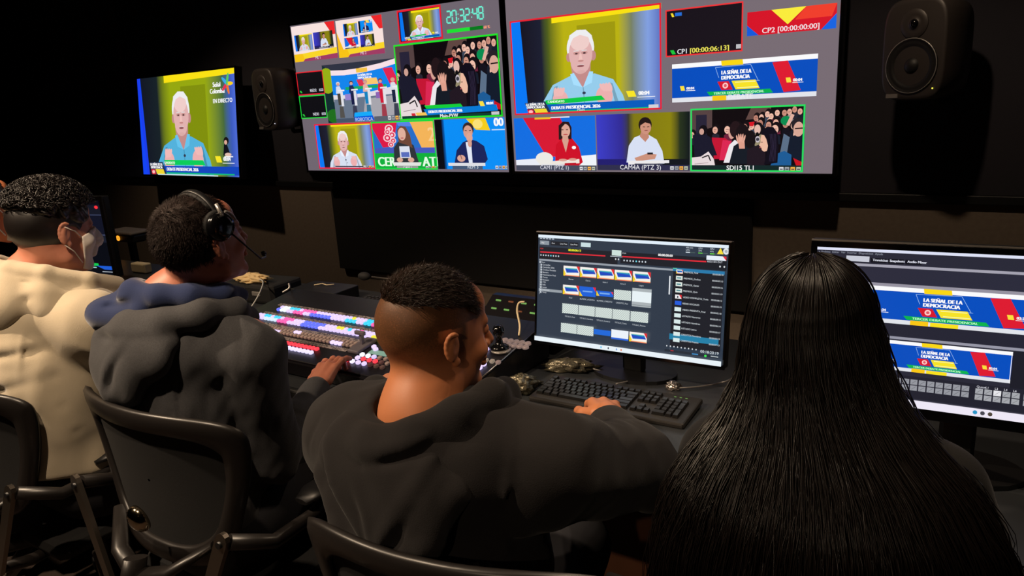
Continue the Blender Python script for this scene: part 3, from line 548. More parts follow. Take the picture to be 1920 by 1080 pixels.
def graphics_ui(parent, w, h):
    cv = Canvas(w, h); p = cv.pic(); BG = (42, 42, 56); DK = (18, 19, 28)
    p.rect(0, 0, 1, 1, BG); p.rect(0, 0, 1, .018, (222, 226, 246)); p.text('x Archivo  Editar  Ver  Insertar  Disposicion  Ayuda', .005, .035, .013, (150, 155, 170))
    p.rect(.10, .048, .176, .083, (200, 202, 214))
    for u, t in ((.181, 'Transiciones'), (.236, 'Snapshots'), (.291, 'Audio Mixer')): p.rect(u, .056, u+.05, .086, DK); p.text(t, u+.006, .075, .015, (220, 222, 235), bold=.001)
    p.rect(.06, .095, 1, .112, (164, 162, 176)); p.rect(0, .115, 1, .21, (44, 44, 60)); p.rect(.1, .212, .9, .232, (150, 146, 160))
    banner_pic(p.sub(.151, .232, .716, .467), None, '02:34'); p.rect(.716, .232, .9, .467, (6, 78, 190)); p.rect(0, .47, 1, .545, (38, 38, 52)); p.rect(.05, .549, 1, .566, (150, 150, 165))
    banner_pic(p.sub(.211, .575, .631, .768), None, '05:04'); p.rect(.628, .575, .630, .768, W_); p.rect(.631, .568, 1, .80, (30, 30, 40)); p.rect(.1, .795, 1, .94, (34, 34, 46))
    def btn(u, v, c): p.rect(u, v, u+.022, v+.033, c); p.line([(u+.004, v+.027), (u+.018, v+.006)], .003, tuple(int(k*.75) for k in c))
    for j in range(2):
        for k in range(9): btn(.285+k*.0262, .815+j*.038, (150, 152, 160))
        for k in range(5): btn(.535+k*.0262, .822+j*.038, (232, 232, 236) if (k, j) == (2, 0) else (165, 167, 173))
        for k in range(9): btn(.673+k*.0262, .824+j*.038, (165, 167, 173))
    for k in range(5): p.text(['Queue', 'L1', 'L3', 'L4', 'L6'][k], .538+k*.0262, .816, .013, (225, 225, 235))
    p.rect(0, .948, 1, .998, (238, 232, 246))
    for u, c in ((.54, (40, 150, 200)), (.562, (70, 70, 80)), (.584, (80, 70, 60)), (.75, (90, 140, 200))): p.ell(u, .973, .007, .013, c, 10)
    return cv.build('screen', parent, 1.0, -.001)
# ------------------------------------------------------------------ materials
M_ = {}
M_['upper'] = mat('wall_dark_fabric', (34, 34, 42), .95, bump=(300, .3, .002), noise=(3, .6, (42, 38, 46)))
M_['lower'] = mat('wall_taupe_paint', (128, 114, 100), .9, noise=(60, .8, (112, 98, 86)), bump=(90, .25, .002))
M_['panel'] = mat('shadow_panel_black', (15, 12, 12), .9, bump=(240, .3, .002))  # black of the sheet that stands in for the screens' shadow
M_['navy_panel'] = mat('navy_fabric', (30, 32, 62), .95, bump=(260, .3, .002))
M_['brown_panel'] = mat('brown_fabric', (56, 44, 44), .95, bump=(260, .3, .002))
M_['floor'] = mat('dark_carpet', (70, 56, 48), .98, noise=(220, .9, (44, 36, 32)), bump=(500, .5, .003))
M_['ceiling'] = mat('ceiling_black', (26, 24, 24), .95)
M_['desk'] = mat('desk_laminate', (52, 55, 58), .38, noise=(12, .6, (46, 48, 52)))
M_['desk_edge'] = mat('desk_edge_black', (14, 14, 15), .5)
M_['wood'] = mat('brown_wood_panel', (92, 58, 40), .5, noise=(9, .7, (76, 46, 30), (1, 1, .1)))
M_['black'] = mat('black_plastic', (20, 20, 22), .42)
M_['black_matte'] = mat('black_matte', (16, 15, 16), .75, bump=(400, .2, .001))
M_['gloss'] = mat('black_gloss', (10, 10, 12), .15)
M_['chair'] = mat('chair_plastic', (30, 27, 26), .36)
M_['mesh'] = mat('chair_mesh', (12, 12, 14), .85, bump=(900, .6, .001))
M_['alu'] = mat('brushed_aluminium', (150, 140, 130), .36, 1.0, bump=(40, .08, .001, (1, 1, 20)))
M_['chrome'] = mat('polished_metal', (190, 175, 150), .12, 1.0)
M_['speaker'] = mat('speaker_charcoal', (60, 54, 52), .45, .2)
M_['cone'] = mat('speaker_cone', (16, 14, 15), .55)
M_['silver'] = mat('silver_badge', (170, 165, 160), .35, .6)
M_['cream'] = mat('cream_plastic', (225, 205, 165), .5)
M_['cable_white'] = mat('cable_white', (200, 200, 196), .45)
M_['cable_black'] = mat('cable_black', (18, 18, 19), .5)
M_['keycap'] = mat('keycap_black', (26, 25, 25), .30, coat=.2)
M_['kb_body'] = mat('keyboard_body', (40, 37, 35), .42)
M_['console'] = mat('console_panel', (30, 29, 36), .35, .3)
M_['console_side'] = mat('console_case', (22, 20, 24), .3)
M_['steel'] = mat('steel_edge', (190, 190, 190), .25, 1.0)
M_['bag'] = mat('crumpled_silver_bag', (150, 142, 120), .25, .55, bump=(35, 1.0, .01), noise=(14, .7, (60, 56, 44)))
M_['paper'] = mat('cream_tissue', (235, 205, 150), .8, bump=(60, .6, .004))
M_['foil'] = mat('foil', (190, 180, 175), .15, .9, bump=(50, 1, .01))
M_['led_green'] = mat('led_green', (20, 40, 20), .4, emit=(150, 220, 110), es=.5)
M_['led_red'] = mat('led_red', (40, 10, 10), .4, emit=(255, 40, 40), es=2)
M_['led_yellow'] = mat('led_yellow', (40, 40, 10), .4, emit=(250, 240, 80), es=1.6)
M_['led_white'] = mat('led_white', (60, 60, 70), .4, emit=(225, 230, 255), es=2)
M_['lamp'] = mat('lamp_glow', (250, 230, 200), .4, emit=(255, 214, 160), es=6)

# ------------------------------------------------------------------ the room
X0, X1, Y0, Y1 = -8.2, 2.6, -2.6, 3.20
structure(one(None, 'floor', M_['floor'], ((X0+X1)/2, (Y0+Y1)/2, -.05), (X1-X0+.3, Y1-Y0+.3, .1)))
structure(one(None, 'ceiling', M_['ceiling'], ((X0+X1)/2, (Y0+Y1)/2, CEIL+.05), (X1-X0+.3, Y1-Y0+.3, .1)))
structure(one(None, 'wall_back', M_['lower'], ((X0+X1)/2, Y1+.06, .56), (X1-X0, .12, 1.14)))
structure(one(None, 'wall_back_upper', M_['upper'], ((X0+X1)/2, Y1+.06, 1.13+(CEIL-1.13)/2), (X1-X0, .12, CEIL-1.13)))
structure(one(None, 'wall_left', M_['upper'], (X0-.06, (Y0+Y1)/2, CEIL/2), (.12, Y1-Y0+.24, CEIL)))
structure(one(None, 'wall_right', M_['upper'], (X1+.06, (Y0+Y1)/2, CEIL/2), (.12, Y1-Y0+.24, CEIL)))
structure(one(None, 'wall_front', M_['upper'], ((X0+X1)/2, Y0-.06, CEIL/2), (X1-X0, .12, CEIL)))
structure(one(None, 'trim_1', M_['desk_edge'], (-6.85, Y1-.03, 1.665), (2.7, .07, .16), bev=.006))
structure(one(None, 'trim_2', M_['desk_edge'], ((X0+X1)/2, Y1-.012, 1.135), (X1-X0, .024, .035), bev=.004))
tag(one(None, 'acoustic_or_shadow_panel', M_['brown_panel'], (-6.45, Y1-.0205, 2.24), (1.95, .04, .95), bev=.008), 'large brown fabric acoustic panel high on the wall at the upper left', 'acoustic panel')
tag(one(None, 'acoustic_or_shadow_panel', M_['navy_panel'], (-6.5, Y1-.0205, 1.37), (2.9, .04, .42), bev=.008), 'dark navy fabric acoustic panel on the wall below the black rail', 'acoustic panel')
tag(one(None, 'acoustic_or_shadow_panel', M_['panel'], (-2.17, Y1-.0205, .865), (2.55, .04, .50), bev=.006), 'wide black sheet standing in for the wall shadow below the two multiview screens', 'acoustic panel')  # black sheet put where the two screens throw their shadow on the wall
for i, (x, y, w, cone, ax, ay) in enumerate(DOWNLIGHTS):
    t = thing('downlight', 'round recessed ceiling downlight above the control room', 'ceiling light', (x, y, CEIL), group='ceiling downlights')
    b = MB(); b.lathe([(.03, -.002), (.045, -.012), (.062, -.012), (.066, -.004), (.066, -.001)][::-1]); 
    b2 = MB(); b2.tube([(.052*math.cos(a*math.pi/12), .052*math.sin(a*math.pi/12), -.004) for a in range(24)], .008, 8, closed=True); b2.build('ring', M_['alu'], t)
    b3 = MB(); b3.lathe([(.034, -.004), (.034, .0)]); b3.build('lamp_glass', M_['lamp'], t)

# ------------------------------------------------------------------ wall screens
def tv(name, label, loc, w, h, draw, bez=.014, depth=.05, rz=0, rx=0, led=None):
    t = thing(name, label, 'screen', loc); t.rotation_euler = (rx, 0, rz)
    b = MB(); b.box((0, depth/2, 0), (w+2*bez, depth, h+2*bez), bev=.006); b.build('housing', M_['black'], t)
    b = MB()
    for sx in (-1, 1): b.box((sx*(w/2+bez/2), -.003, 0), (bez, .008, h+2*bez), bev=.002)
    for sz in (-1, 1): b.box((0, -.003, sz*(h/2+bez/2)), (w+.001, .008, bez), bev=.002)
    b.build('bezel', M_['gloss'], t)
    draw(t)
    b = MB(); b.box((0, depth+.025, 0), (.42, .05, .30), bev=.01); b.box((0, depth+.06, .05), (.10, .04, .4)); b.build('wall_bracket', M_['black_matte'], t)
    return t
tv('television', 'big wall screen of picture tiles with the turquoise clock 20:32:48', (-2.7465, 3.03, 1.6475), 1.430, .811, multiview_left, .013, .05)
tv('television', 'big wall screen with a large red-framed speaker and tiles CP1 and CP2', (-1.277, 3.03, 1.6525), 1.442, .811, multiview_right, .013, .05)
tv('television', 'smaller wall screen showing only one white-haired man in a blue shirt', (-4.552, 2.994, 1.535), 1.166, .656, lambda t: programme(t, 1.166, .656), .012, .045, rz=-.055, rx=-.118)

def speaker(label, loc, rz, sc=1.0, led=None):
    t = thing('studio_speaker', label, 'speaker', loc, rz)
    w, h, d = .237*sc, .35*sc, .21*sc
    # rounded cabinet: superellipse slices front to back
    b = MB(); n = 40; rings = [(0, .90), (.012, .965), (.035, 1.0), (.5, 1.0), (.85, .93), (1.0, .70)]; v = []; f = []
    for (k, s) in rings:
        for i in range(n):
            a = 2*math.pi*i/n; ca, sa = math.cos(a), math.sin(a); e = 2/4.2
            v.append((math.copysign(abs(ca)**e, ca)*w/2*s, d*k, math.copysign(abs(sa)**e, sa)*h/2*s))
    for k in range(len(rings)-1):
        for i in range(n):
            j = (i+1) % n; f.append((k*n+i, k*n+j, (k+1)*n+j, (k+1)*n+i))
    f.append(tuple(reversed(range(n)))); f.append(tuple((len(rings)-1)*n+i for i in range(n)))
    b.add(v, f, None, True); b.build('cabinet', M_['speaker'], t)
    def ring(cz, prof, m, name):
        b = MB(); b.lathe(prof, Matrix.Translation((0, 0, cz)) @ Matrix.Rotation(math.pi/2, 4, 'X'), 32); return b.build(name, m, t)
    ring(-.055*sc, [(.096*sc, -.001), (.097*sc, .004), (.092*sc, .006), (.088*sc, .001), (.080*sc, .005), (.072*sc, .001), (.03*sc, -.02*sc+.012), (.026*sc, .002), (.015*sc, .009), (.002, .011)], M_['cone'], 'woofer')
    b = MB(); b.tube([(.094*sc*math.cos(a*math.pi/18), -.004, -.055*sc+.094*sc*math.sin(a*math.pi/18)) for a in range(36)], .0022, 6, closed=True); b.build('woofer_rim', M_['silver'], t)
    ring(.088*sc, [(.052*sc, -.001), (.050*sc, .003), (.030*sc, .001), (.016*sc, .002), (.012*sc, .008), (.002, .011)], M_['speaker'], 'waveguide')
    ring(.088*sc, [(.016*sc, .003), (.014*sc, .008), (.008*sc, .012), (.002, .0135)], M_['gloss'], 'tweeter')
    b = MB(); b.box((-.065*sc, -.002, -.158*sc), (.045*sc, .004, .014*sc)); b.build('badge', M_['silver'], t)
    b = MB(); b.ell((.085*sc, -.003, -.135*sc), (.0025, .002, .0025), nu=8, nv=6); b.build('power_light', M_['led_yellow'] if led else M_['led_white'], t)
    b = MB(); b.cyl((0, d*.7, -h*.3), (0, d*.7+.02, -h*.46-.03), .012, n=10); b.cyl((0, d*.7+.02, -h*.46-.03), (0, d*.7+.12, -h*.46-.03), .012, n=10); b.build('mount', M_['black_matte'], t)
    return t
speaker('small dark studio speaker on the wall between the single-picture screen and the clock screen', (-3.615, 2.90, 1.66), R_(-8))
speaker('dark studio speaker on the wall right of the screens, with a small green power light', (-.300, 2.88, 1.675), R_(-26), .93, led='y')

# ------------------------------------------------------------------ desk
DZ = .75
t = thing('control_desk', 'long dark grey control desk with a black front edge', 'desk', (0, 0, 0))
dxa, dxb = -5.2, 1.9
b = MB(); b.box(((dxa+dxb)/2, (1.415+2.42)/2+.01, DZ-.014), (dxb-dxa, 1.005-.02, .028)); b.build('desktop', M_['desk'], t)
b = MB(); b.box(((dxa+dxb)/2, 1.420, DZ-.026), (dxb-dxa, .020, .056), bev=.006); b.build('front_edge', M_['desk_edge'], t)
for x in (-5.0, -3.2, -1.9, .60, 1.8):
    b = MB(); b.box((x, 1.97, (DZ-.03)/2+.0), (.04, .62, DZ-.031), bev=.004); b.build('side_panel', M_['wood'], t)
for xa, xb in ((-4.98, -3.22), (-3.18, -1.92), (-1.88, -1.13), (-1.12, -.42), (-.41, .58), (.62, 1.78)):
    b = MB(); b.box(((xa+xb)/2, 2.2, .36), (xb-xa-.004, .02, .70), bev=.002); b.build('modesty_panel', M_['wood'], t)

t = thing('drawer_pedestal', 'brown wooden cabinet under the desk between the black hoodie and the long hair', 'cabinet', (-.70, 1.90, 0))
b = MB(); b.box((0, 0, .36), (.56, .46, .70), bev=.004); b.build('body', M_['wood'], t)
for sx in (-1, 1):
    b = MB(); b.box((sx*.139, -.238, .37), (.272, .018, .66), bev=.003); dd = b.build('door', M_['wood'], t)
    b = MB(); b.box((sx*.03, -.252, .60), (.010, .012, .09), bev=.003); b.build('handle', M_['alu'], dd)
# ------------------------------------------------------------------ production switcher
SW = thing('production_switcher', 'wide black video production switcher with rows of glowing coloured buttons', 'switcher', (0, 0, 0))
TH = math.atan(.16)
def cz(y): return .80+.16*(y-1.5)
CT = Matrix.Rotation(TH, 4, 'X')
def con_box(x0, x1, y0, y1, dz=0, t_=.02, bev=.003):
    b = MB(); yc = (y0+y1)/2; b.box((((x0+x1)/2), yc, cz(yc)+dz-t_/2), (x1-x0, (y1-y0)/math.cos(TH), t_), bev=bev, rx=TH); return b
# body with wedge side profile
prof = [(1.505, .755), (1.505, .795), (2.0, .868), (2.0, .755)]
b = MB(); xa, xb = -2.46, -1.225
v = [(x, y, z) for x in (xa, xb) for y, z in prof]
b.add(v, [(0, 1, 2, 3), (7, 6, 5, 4), (0, 4, 5, 1), (1, 5, 6, 2), (2, 6, 7, 3), (3, 7, 4, 0)]); b.build('case', M_['console_side'], SW)
con_box(-2.455, -1.23, 1.515, 1.99, .0, .012, .003).build('top_panel', M_['console'], SW)
b = MB(); b.tube([(-1.227, 1.507, cz(1.507)), (-1.227, 1.995, cz(1.995))], .0028, 6); b.build('edge_trim', M_['steel'], SW)
LIT = {}
def lit(rgb, es):
    k = (rgb, es)
    if k not in LIT: LIT[k] = mat('button_glow_%d' % len(LIT), tuple(int(c*.5) for c in rgb), .35, emit=rgb, es=es)
    return LIT[k]
WV, CY, PK, BL, YE, RD = (214, 196, 250), (60, 200, 232), (236, 96, 170), (96, 110, 240), (220, 214, 60), (250, 66, 80)
GR = (120, 106, 104)
btns = []   # (x, y, colour, glow)
def seq(pattern, n):
    out = []
    for c, k in pattern: out += [c]*k
    return (out*6)[:n]
pitch = .0187
def row(y, x0, x1, colours, glow, dx=0):
    n = int((x1-x0)/pitch)
    cs = seq(colours, n)
    for i in range(n): btns.append((x0+dx+i*pitch, y, cs[i], glow if cs[i] != GR else 0))
row(1.819, -2.33, -1.54, [(WV, 1), ((235, 250, 255), 2), (CY, 3), (WV, 1), (PK, 4), (WV, 3), (WV, 4), (WV, 3), (YE, 1), (WV, 3), (CY, 2), (WV, 3), (PK, 2)], 1.1)
row(1.800, -2.33, -1.54, [(BL, 1), ((225, 235, 255), 2), (WV, 2), (PK, 3), (WV, 2), (BL, 6), (WV, 4), (CY, 3), (WV, 2), (CY, 2), (PK, 4), ((235, 250, 255), 3)], 1.1)
row(1.742, -2.37, -1.54, [(WV, 2), (CY, 2), (WV, 1), (CY, 2), (WV, 1), (PK, 3), (WV, 3), (BL, 6), (WV, 3), (YE, 2), (WV, 1), (CY, 1), (WV, 2), (PK, 1), (WV, 4)], 1.1)
row(1.723, -2.37, -1.54, [(WV, 3), ((200, 220, 250), 4), (PK, 3), (WV, 4), (BL, 5), (WV, 14), (YE, 5)], 1.1)
row(1.668, -2.40, -1.76, [(GR, 17), (WV, 2), (GR, 30)], 1.3)
row(1.649, -2.40, -1.76, [(GR, 12), (WV, 2), (GR, 14), (WV, 3), (GR, 3)], 1.3)
row(1.594, -2.40, -1.86, [(RD, 40)], 1.0)
row(1.568, -2.40, -1.86, [((214, 206, 252), 40)], 1.3)
# right-hand groups
for i in range(6):
    btns.append((-1.70+i*.026, 1.612, [(240, 240, 255), (240, 240, 255), (214, 200, 250), GR, GR, GR][i], [1.3, 1.3, 1, 0, 0, 0][i]))
    btns.append((-1.70+i*.026, 1.590, [WV, RD, RD, RD, (150, 100, 96), GR][i], [1.2, 1, 1, 1, .15, 0][i]))
    btns.append((-1.70+i*.026, 1.566, [(225, 215, 255), WV, WV, (150, 100, 96), (160, 120, 106), (150, 110, 100)][i], [1.3, 1.2, 1.2, .15, .15, .15][i]))
btns.append((-1.726, 1.567, (255, 50, 70), 1.1)); btns.append((-1.738, 1.645, WV, 1.2)); btns.append((-1.70, 1.668, WV, 1.2)); btns.append((-1.68, 1.655, WV, 1.2))
for i in range(5): btns.append((-1.288+i*.0215, 1.838, (190, 160, 150), .35)); btns.append((-1.282+i*.0215, 1.815, (190, 160, 150), .35))
for x, y, c in ((-1.27, 1.705, (190, 170, 150)), (-1.247, 1.705, (190, 170, 150)), (-1.225, 1.705, (180, 150, 140)), (-1.262, 1.682, WV), (-1.262, 1.660, WV), (-1.31, 1.765, WV)): btns.append((x, y, c, .4 if c != WV else 1.3))
def button_mb(round_=False):
    b = MB()
    if round_: b.lathe([(.0105, 0), (.0105, .005), (.009, .0075)], None, 16)
    else: b.box((0, 0, .005), (.0145, .0155, .010), bev=.0030)
    return b
sq = button_mb().build('button', M_['black'], SW); rdn = button_mb(True)
rd_me = None
btns.sort(key=lambda q: (q[0])**2+(q[1])**2)
stuff = MB(); nb = 0; stuff_by = {}
first = True; base_me = sq.data; me_cache = {}
for (x, y, c, g) in btns:
    rnd_b = x > -1.35 and y > 1.8
    m = lit(c, g) if g else mat_grey if False else None
    if g == 0:
        if 'grey_key' not in M_: M_['grey_key'] = mat('grey_key', (142, 124, 118), .4, emit=(120, 100, 100), es=.12)
        m = M_['grey_key']
    loc = Vector((x, y, cz(y)))
    if nb < 100:
        key = (m.name, rnd_b)
        if key not in me_cache:
            if rnd_b:
                o_ = rdn.build('button', m, None); me_ = o_.data; bpy.data.objects.remove(o_)
            else:
                me_ = base_me.copy(); me_.materials.clear(); me_.materials.append(m)
            me_cache[key] = me_
        o = sq if first else sq.copy()
        if not first: COL.objects.link(o)
        o.data = me_cache[key]; o.parent = SW; o.location = loc; o.rotation_euler = (TH, 0, 0); first = False; nb += 1
    else:
        stuff_by.setdefault(m.name, (m, []))[1].append(loc)
# the remaining small buttons as one part
allv, allf, mats, mi = [], [], [], []
tb = button_mb()
for k, (nm, (m, locs)) in enumerate(stuff_by.items()):
    mats.append(m)
    for L in locs:
        T = Matrix.Translation(L) @ CT; n = len(allv)
        allv += [tuple(T @ Vector(p)) for p in tb.v]; allf += [tuple(i+n for i in q) for q in tb.f]; mi += [k]*len(tb.f)
me = bpy.data.meshes.new('far_buttons'); me.from_pydata(allv, [], allf)
for m in mats: me.materials.append(m)
me.polygons.foreach_set('material_index', mi); me.update()
o = bpy.data.objects.new('button_rows', me); COL.objects.link(o); o.parent = SW; o['kind'] = 'stuff'
# label strips between the rows, small displays, fader bar, joystick
for y in (1.845, 1.768, 1.692, 1.625):
    b = con_box(-2.38, -1.56 if y > 1.7 else -1.78, y-.009, y+.009, .002, .006, .001); b.build('label_strip', mat('strip_%d' % int(y*1000), (36, 32, 36), .3, noise=(130, .2, (150, 140, 140), (1.6, 1, 1))), SW)
con_box(-1.695, -1.615, 1.632, 1.655, .003, .006, .001).build('small_display', mat('small_display', (60, 90, 80), .3, emit=(150, 190, 170), es=.55), SW)
b = MB(); b.box((-1.745, 1.66, cz(1.66)+.006), (.05, .10, .012), bev=.004, rx=TH); b.box((-1.745, 1.66, cz(1.66)+.030), (.010, .012, .04)); b.box((-1.745, 1.655, cz(1.66)+.052), (.046, .014, .014), bev=.004); b.build('fader_bar', mat('fader_grey', (110, 104, 112), .35, .4), SW)
j = MB(); j.lathe([(.032, 0), (.031, .012), (.022, .018), (.012, .022), (.010, .045), (.017, .052), (.019, .066), (.014, .078), (.004, .081)], Matrix.Translation((-1.272, 1.782, cz(1.78))), 20); j.build('joystick', M_['gloss'], SW)
b = MB(); b.lathe([(.030, 0), (.032, .003), (.032, .006), (.028, .007)], Matrix.Translation((-1.262, 1.775, cz(1.775))), 20); b.build('joystick_collar', M_['silver'], SW)

# narrow side panel at the left end
t = thing('side_control_panel', 'small angled panel with warm white buttons at the left end of the switcher', 'control panel', (-2.50, 1.74, .838), .25)
b = MB(); b.box((0, 0, -.042), (.10, .10, .082), bev=.004); b.build('case', M_['console_side'], t)
for i in range(4):
    for k in range(2):
        b = MB(); b.box((-.033+i*.022, -.02+k*.026, .003), (.016, .018, .006), bev=.002); b.build('button', lit((250, 220, 150) if (i+k) % 2 else (240, 232, 220), .7), t)

# ------------------------------------------------------------------ things behind the switcher
def cable(name, label, pts, r, m, flat=1.0):
    # Catmull-Rom through the points
    P = [Vector(p) for p in pts]; P = [P[0]*2-P[1]]+P+[P[-1]*2-P[-2]]; out = []
    for i in range(1, len(P)-2):
        for k in range(8):
            s = k/8; out.append(.5*((2*P[i])+(P[i+1]-P[i-1])*s+(2*P[i-1]-5*P[i]+4*P[i+1]-P[i+2])*s*s+(3*P[i]-P[i-1]-3*P[i+1]+P[i+2])*s**3))
    out.append(P[-2]); b = MB(); b.tube(out, r, 7, flat=flat); o = b.build(name, m)
    if label: tag(o, label, 'cable')
    return o
# riser shelf that carries small gear
t = thing('equipment_riser', 'low black riser shelf behind the switcher', 'shelf', (-1.9, 2.16, DZ))
b = MB(); b.box((0, 0, .045), (1.38, .26, .018), bev=.004); b.build('shelf_board', M_['black_matte'], t)
for x in (-.66, .66):
    b = MB(); b.box((x, 0, .018), (.02, .24, .036)); b.build('side_panel', M_['black_matte'], t)
t = thing('keypad', 'black rubber-key keyboard lying behind the top rows of the switcher', 'keyboard', (-2.03, 2.125, .805), 0)
b = MB(); b.box((0, 0, .006), (.40, .13, .012), bev=.003); b.build('body', M_['kb_body'], t)
kk = None
for i in range(17):
    for k in range(5):
        if kk is None:
            b = MB(); b.box((0, 0, .003), (.017, .016, .006), bev=.002); kk = b.build('key', M_['keycap'], t); o = kk
        else: o = kk.copy(); COL.objects.link(o)
        o.location = (-.176+i*.022, -.048+k*.023, .012)
t = thing('converter_box', 'flat black box with a cream paper slip on top, left of the black keypad', 'box', (-2.42, 2.12, .805), .05)
b = MB(); b.box((0, 0, .025), (.26, .15, .05), bev=.004); b.build('case', M_['black'], t)
b = MB(); b.tube([(-.06, 0, .053), (-.03, .02, .057), (0, .015, .054), (.03, .03, .056)], .004, 6, flat=.4); b.build('paper_slip', M_['cream'], t)
# intercom unit with green displays
t = thing('intercom_panel', 'black desktop intercom unit with small green displays and a round knob', 'intercom', (-1.38, 2.10, .815), .0)
b = MB(); v = [(x, y, z) for x in (-.17, .17) for y, z in ((-.06, 0), (-.06, .012), (.05, .085), (.08, .085), (.08, 0))]
b.add(v, [(0, 1, 2, 3, 4), (9, 8, 7, 6, 5), (0, 5, 6, 1), (1, 6, 7, 2), (2, 7, 8, 3), (3, 8, 9, 4), (4, 9, 5, 0)]); b.build('case', M_['console_side'], t)
slope = math.atan2(.073, .11)
for i in range(4):
    for k in range(3):
        b = MB(); b.box((-.13+i*.055, -.035+k*.032, .030+k*.0212), (.022, .006, .004), rx=slope, bev=.001); b.build('display', M_['led_green'] if (i+k) % 3 else lit((170, 90, 50), .2), t)
b = MB(); b.lathe([(.022, 0), (.020, .014), (.016, .016)], Matrix.Translation((.12, 0, .052)) @ Matrix.Rotation(slope, 4, 'X'), 20); b.build('knob', M_['gloss'], t)
b = MB(); b.tube([(.12+.020*math.cos(a*math.pi/10), -.009+.020*math.sin(a*math.pi/10)*math.cos(slope), .066+.02*math.sin(a*math.pi/10)*math.sin(slope)) for a in range(20)], .0015, 6, closed=True); b.build('knob_ring', M_['silver'], t)
cable('cable', 'cream curved cable rising beside the round-knob intercom unit', [(-1.262, 1.88, .862), (-1.27, 1.90, .89), (-1.29, 1.92, .93), (-1.288, 1.93, .955), (-1.268, 1.935, .96)], .0035, M_['cream'])
# gooseneck microphone
t = thing('gooseneck_microphone', 'thin gooseneck desk microphone with a black foam head', 'microphone', (-1.93, 2.26, .795))
b = MB(); b.lathe([(.05, 0), (.05, .018), (.03, .026)], None, 20); b.build('base', M_['black'], t)
b = MB(); b.tube([(0, 0, .02), (0, -.005, .06), (-.03, -.02, .105), (-.14, -.05, .098), (-.27, -.07, .105)], .0042, 8); b.build('gooseneck', M_['alu'], t)
b = MB(); b.ell((-.305, -.078, .108), (.030, .017, .018), Matrix.Rotation(.25, 4, 'Z')); b.build('foam_head', M_['black_matte'], t)
cable('cable', 'pale blue-white cable lying across the desk left of the switcher', [(-2.62, 1.86, .775), (-2.60, 2.0, .79), (-2.58, 2.12, .80), (-2.66, 2.3, .79)], .0035, M_['cable_white'])
cable('cable', 'thin white loop of cable hanging below the cream tissue', [(-2.83, 2.09, .86), (-2.75, 2.06, .862), (-2.68, 1.98, .835), (-2.67, 1.92, .79), (-2.70, 1.90, .762)], .003, M_['cable_white'])
cable('cable', 'short curly silver cable end on the desk beside the top button row', [(-2.47, 1.98, .88), (-2.45, 1.96, .905), (-2.44, 1.95, .89), (-2.46, 1.93, .875)], .004, M_['silver'])

# ------------------------------------------------------------------ computer monitors
def monitor(label, loc, w, h, rz, rx, draw, bz=(.010, .014), led=False):
    t = thing('computer_monitor', label, 'monitor', (loc[0], loc[1], DZ), rz)
    zc = loc[2]-DZ
    hd = bpy.data.objects.new('display_head', None)
    T = Matrix.Translation((0, 0, zc)) @ Matrix.Rotation(rx, 4, 'X')
    b = MB(); b.box((0, .018, 0), (w+2*bz[0], .032, h+bz[0]+bz[1]), bev=.004, M=T); o = b.build('housing', M_['black'], t)
    b = MB()
    for sx in (-1, 1): b.box((sx*(w/2+bz[0]/2), 0, (bz[0]-bz[1])/2), (bz[0], .006, h+bz[0]+bz[1]), bev=.001, M=T)
    b.box((0, 0, h/2+bz[0]/2), (w, .006, bz[0]), bev=.001, M=T); b.box((0, 0, -h/2-bz[1]/2), (w, .006, bz[1]), bev=.001, M=T)
    b.build('bezel', M_['gloss'], t)
    b = MB(); b.box((0, .004, h/2+bz[0]+.002), (w+2*bz[0], .012, .003), M=T); b.build('top_edge', M_['silver'], t)
    s = draw(t); s.location = T @ Vector((0, -.0008, 0)); s.rotation_euler = (rx, 0, 0)
    b = MB(); b.box((0, .06, zc/2+.02), (.07, .03, zc+.02), bev=.008); b.build('stand_column', M_['black'], t)
    b = MB(); b.prism([(.14*math.cos(a*math.pi/12)*(1 if abs(math.cos(a*math.pi/12)) < .8 else .97), .06+.09*math.sin(a*math.pi/12)) for a in range(24)], .0, .012); b.build('stand_base', M_['black'], t)
    if led: b = MB(); b.ell((w*.154, -.005, -h/2-bz[1]*.55), (.0022, .002, .0022), T, 8, 6); b.build('power_light', M_['led_white'], t)
    return t
monitor('computer monitor in the middle of the desk showing a dark file list with thumbnails', (-.912, 1.933, 1.016), .598, .336, .023, -.141, lambda t: server_ui(t, .598, .336), (.007, .012))
monitor('computer monitor at the right showing two wide blue banners, beyond the long-haired person', (-.036, 1.705, 1.082), .598, .336, .067, -.12, lambda t: graphics_ui(t, .598, .336), (.013, .022), True)
# dark monitor between the two men at left
t = thing('computer_monitor', 'dim dark monitor with a red mark and green and blue bars, beyond the masked person', 'monitor', (-4.22, 2.05, DZ), R_(10))
b = MB(); b.box((0, 0, .245), (.46, .035, .44), bev=.004); b.build('housing', M_['black'], t)
b = MB(); b.box((.212, -.02, .245), (.028, .012, .44), bev=.002); b.box((0, -.02, .455), (.46, .012, .02), bev=.002); b.build('bezel', mat('dark_bezel', (38, 34, 38), .5), t)
cv = Canvas(.40, .41); p = cv.pic(); p.rect(0, 0, 1, 1, (10, 12, 20)); p.rect(0, .06, 1, .19, (22, 24, 36)); p.rect(0, .185, 1, .20, (52, 58, 84)); p.rect(0, .20, 1, .45, (18, 20, 36)); p.rect(0, .45, 1, .465, (60, 66, 92)); p.rect(0, .465, 1, .56, (24, 28, 42)); p.ell(.93, .09, .035, .022, (250, 50, 60)); p.poly([(.45, .84), (.75, .85), (.75, .88), (.6, .89)], (20, 200, 80)); p.poly([(.7, .88), (1, .88), (1, .93), (.85, .93)], (30, 90, 210)); p.rect(.4, .90, .7, .915, (150, 200, 200)); p.rect(.8, .955, 1, .965, (190, 200, 210))
s_ = cv.build('screen', t, 1.0, -.0195); s_.location = (-.008, -.0195, .238)
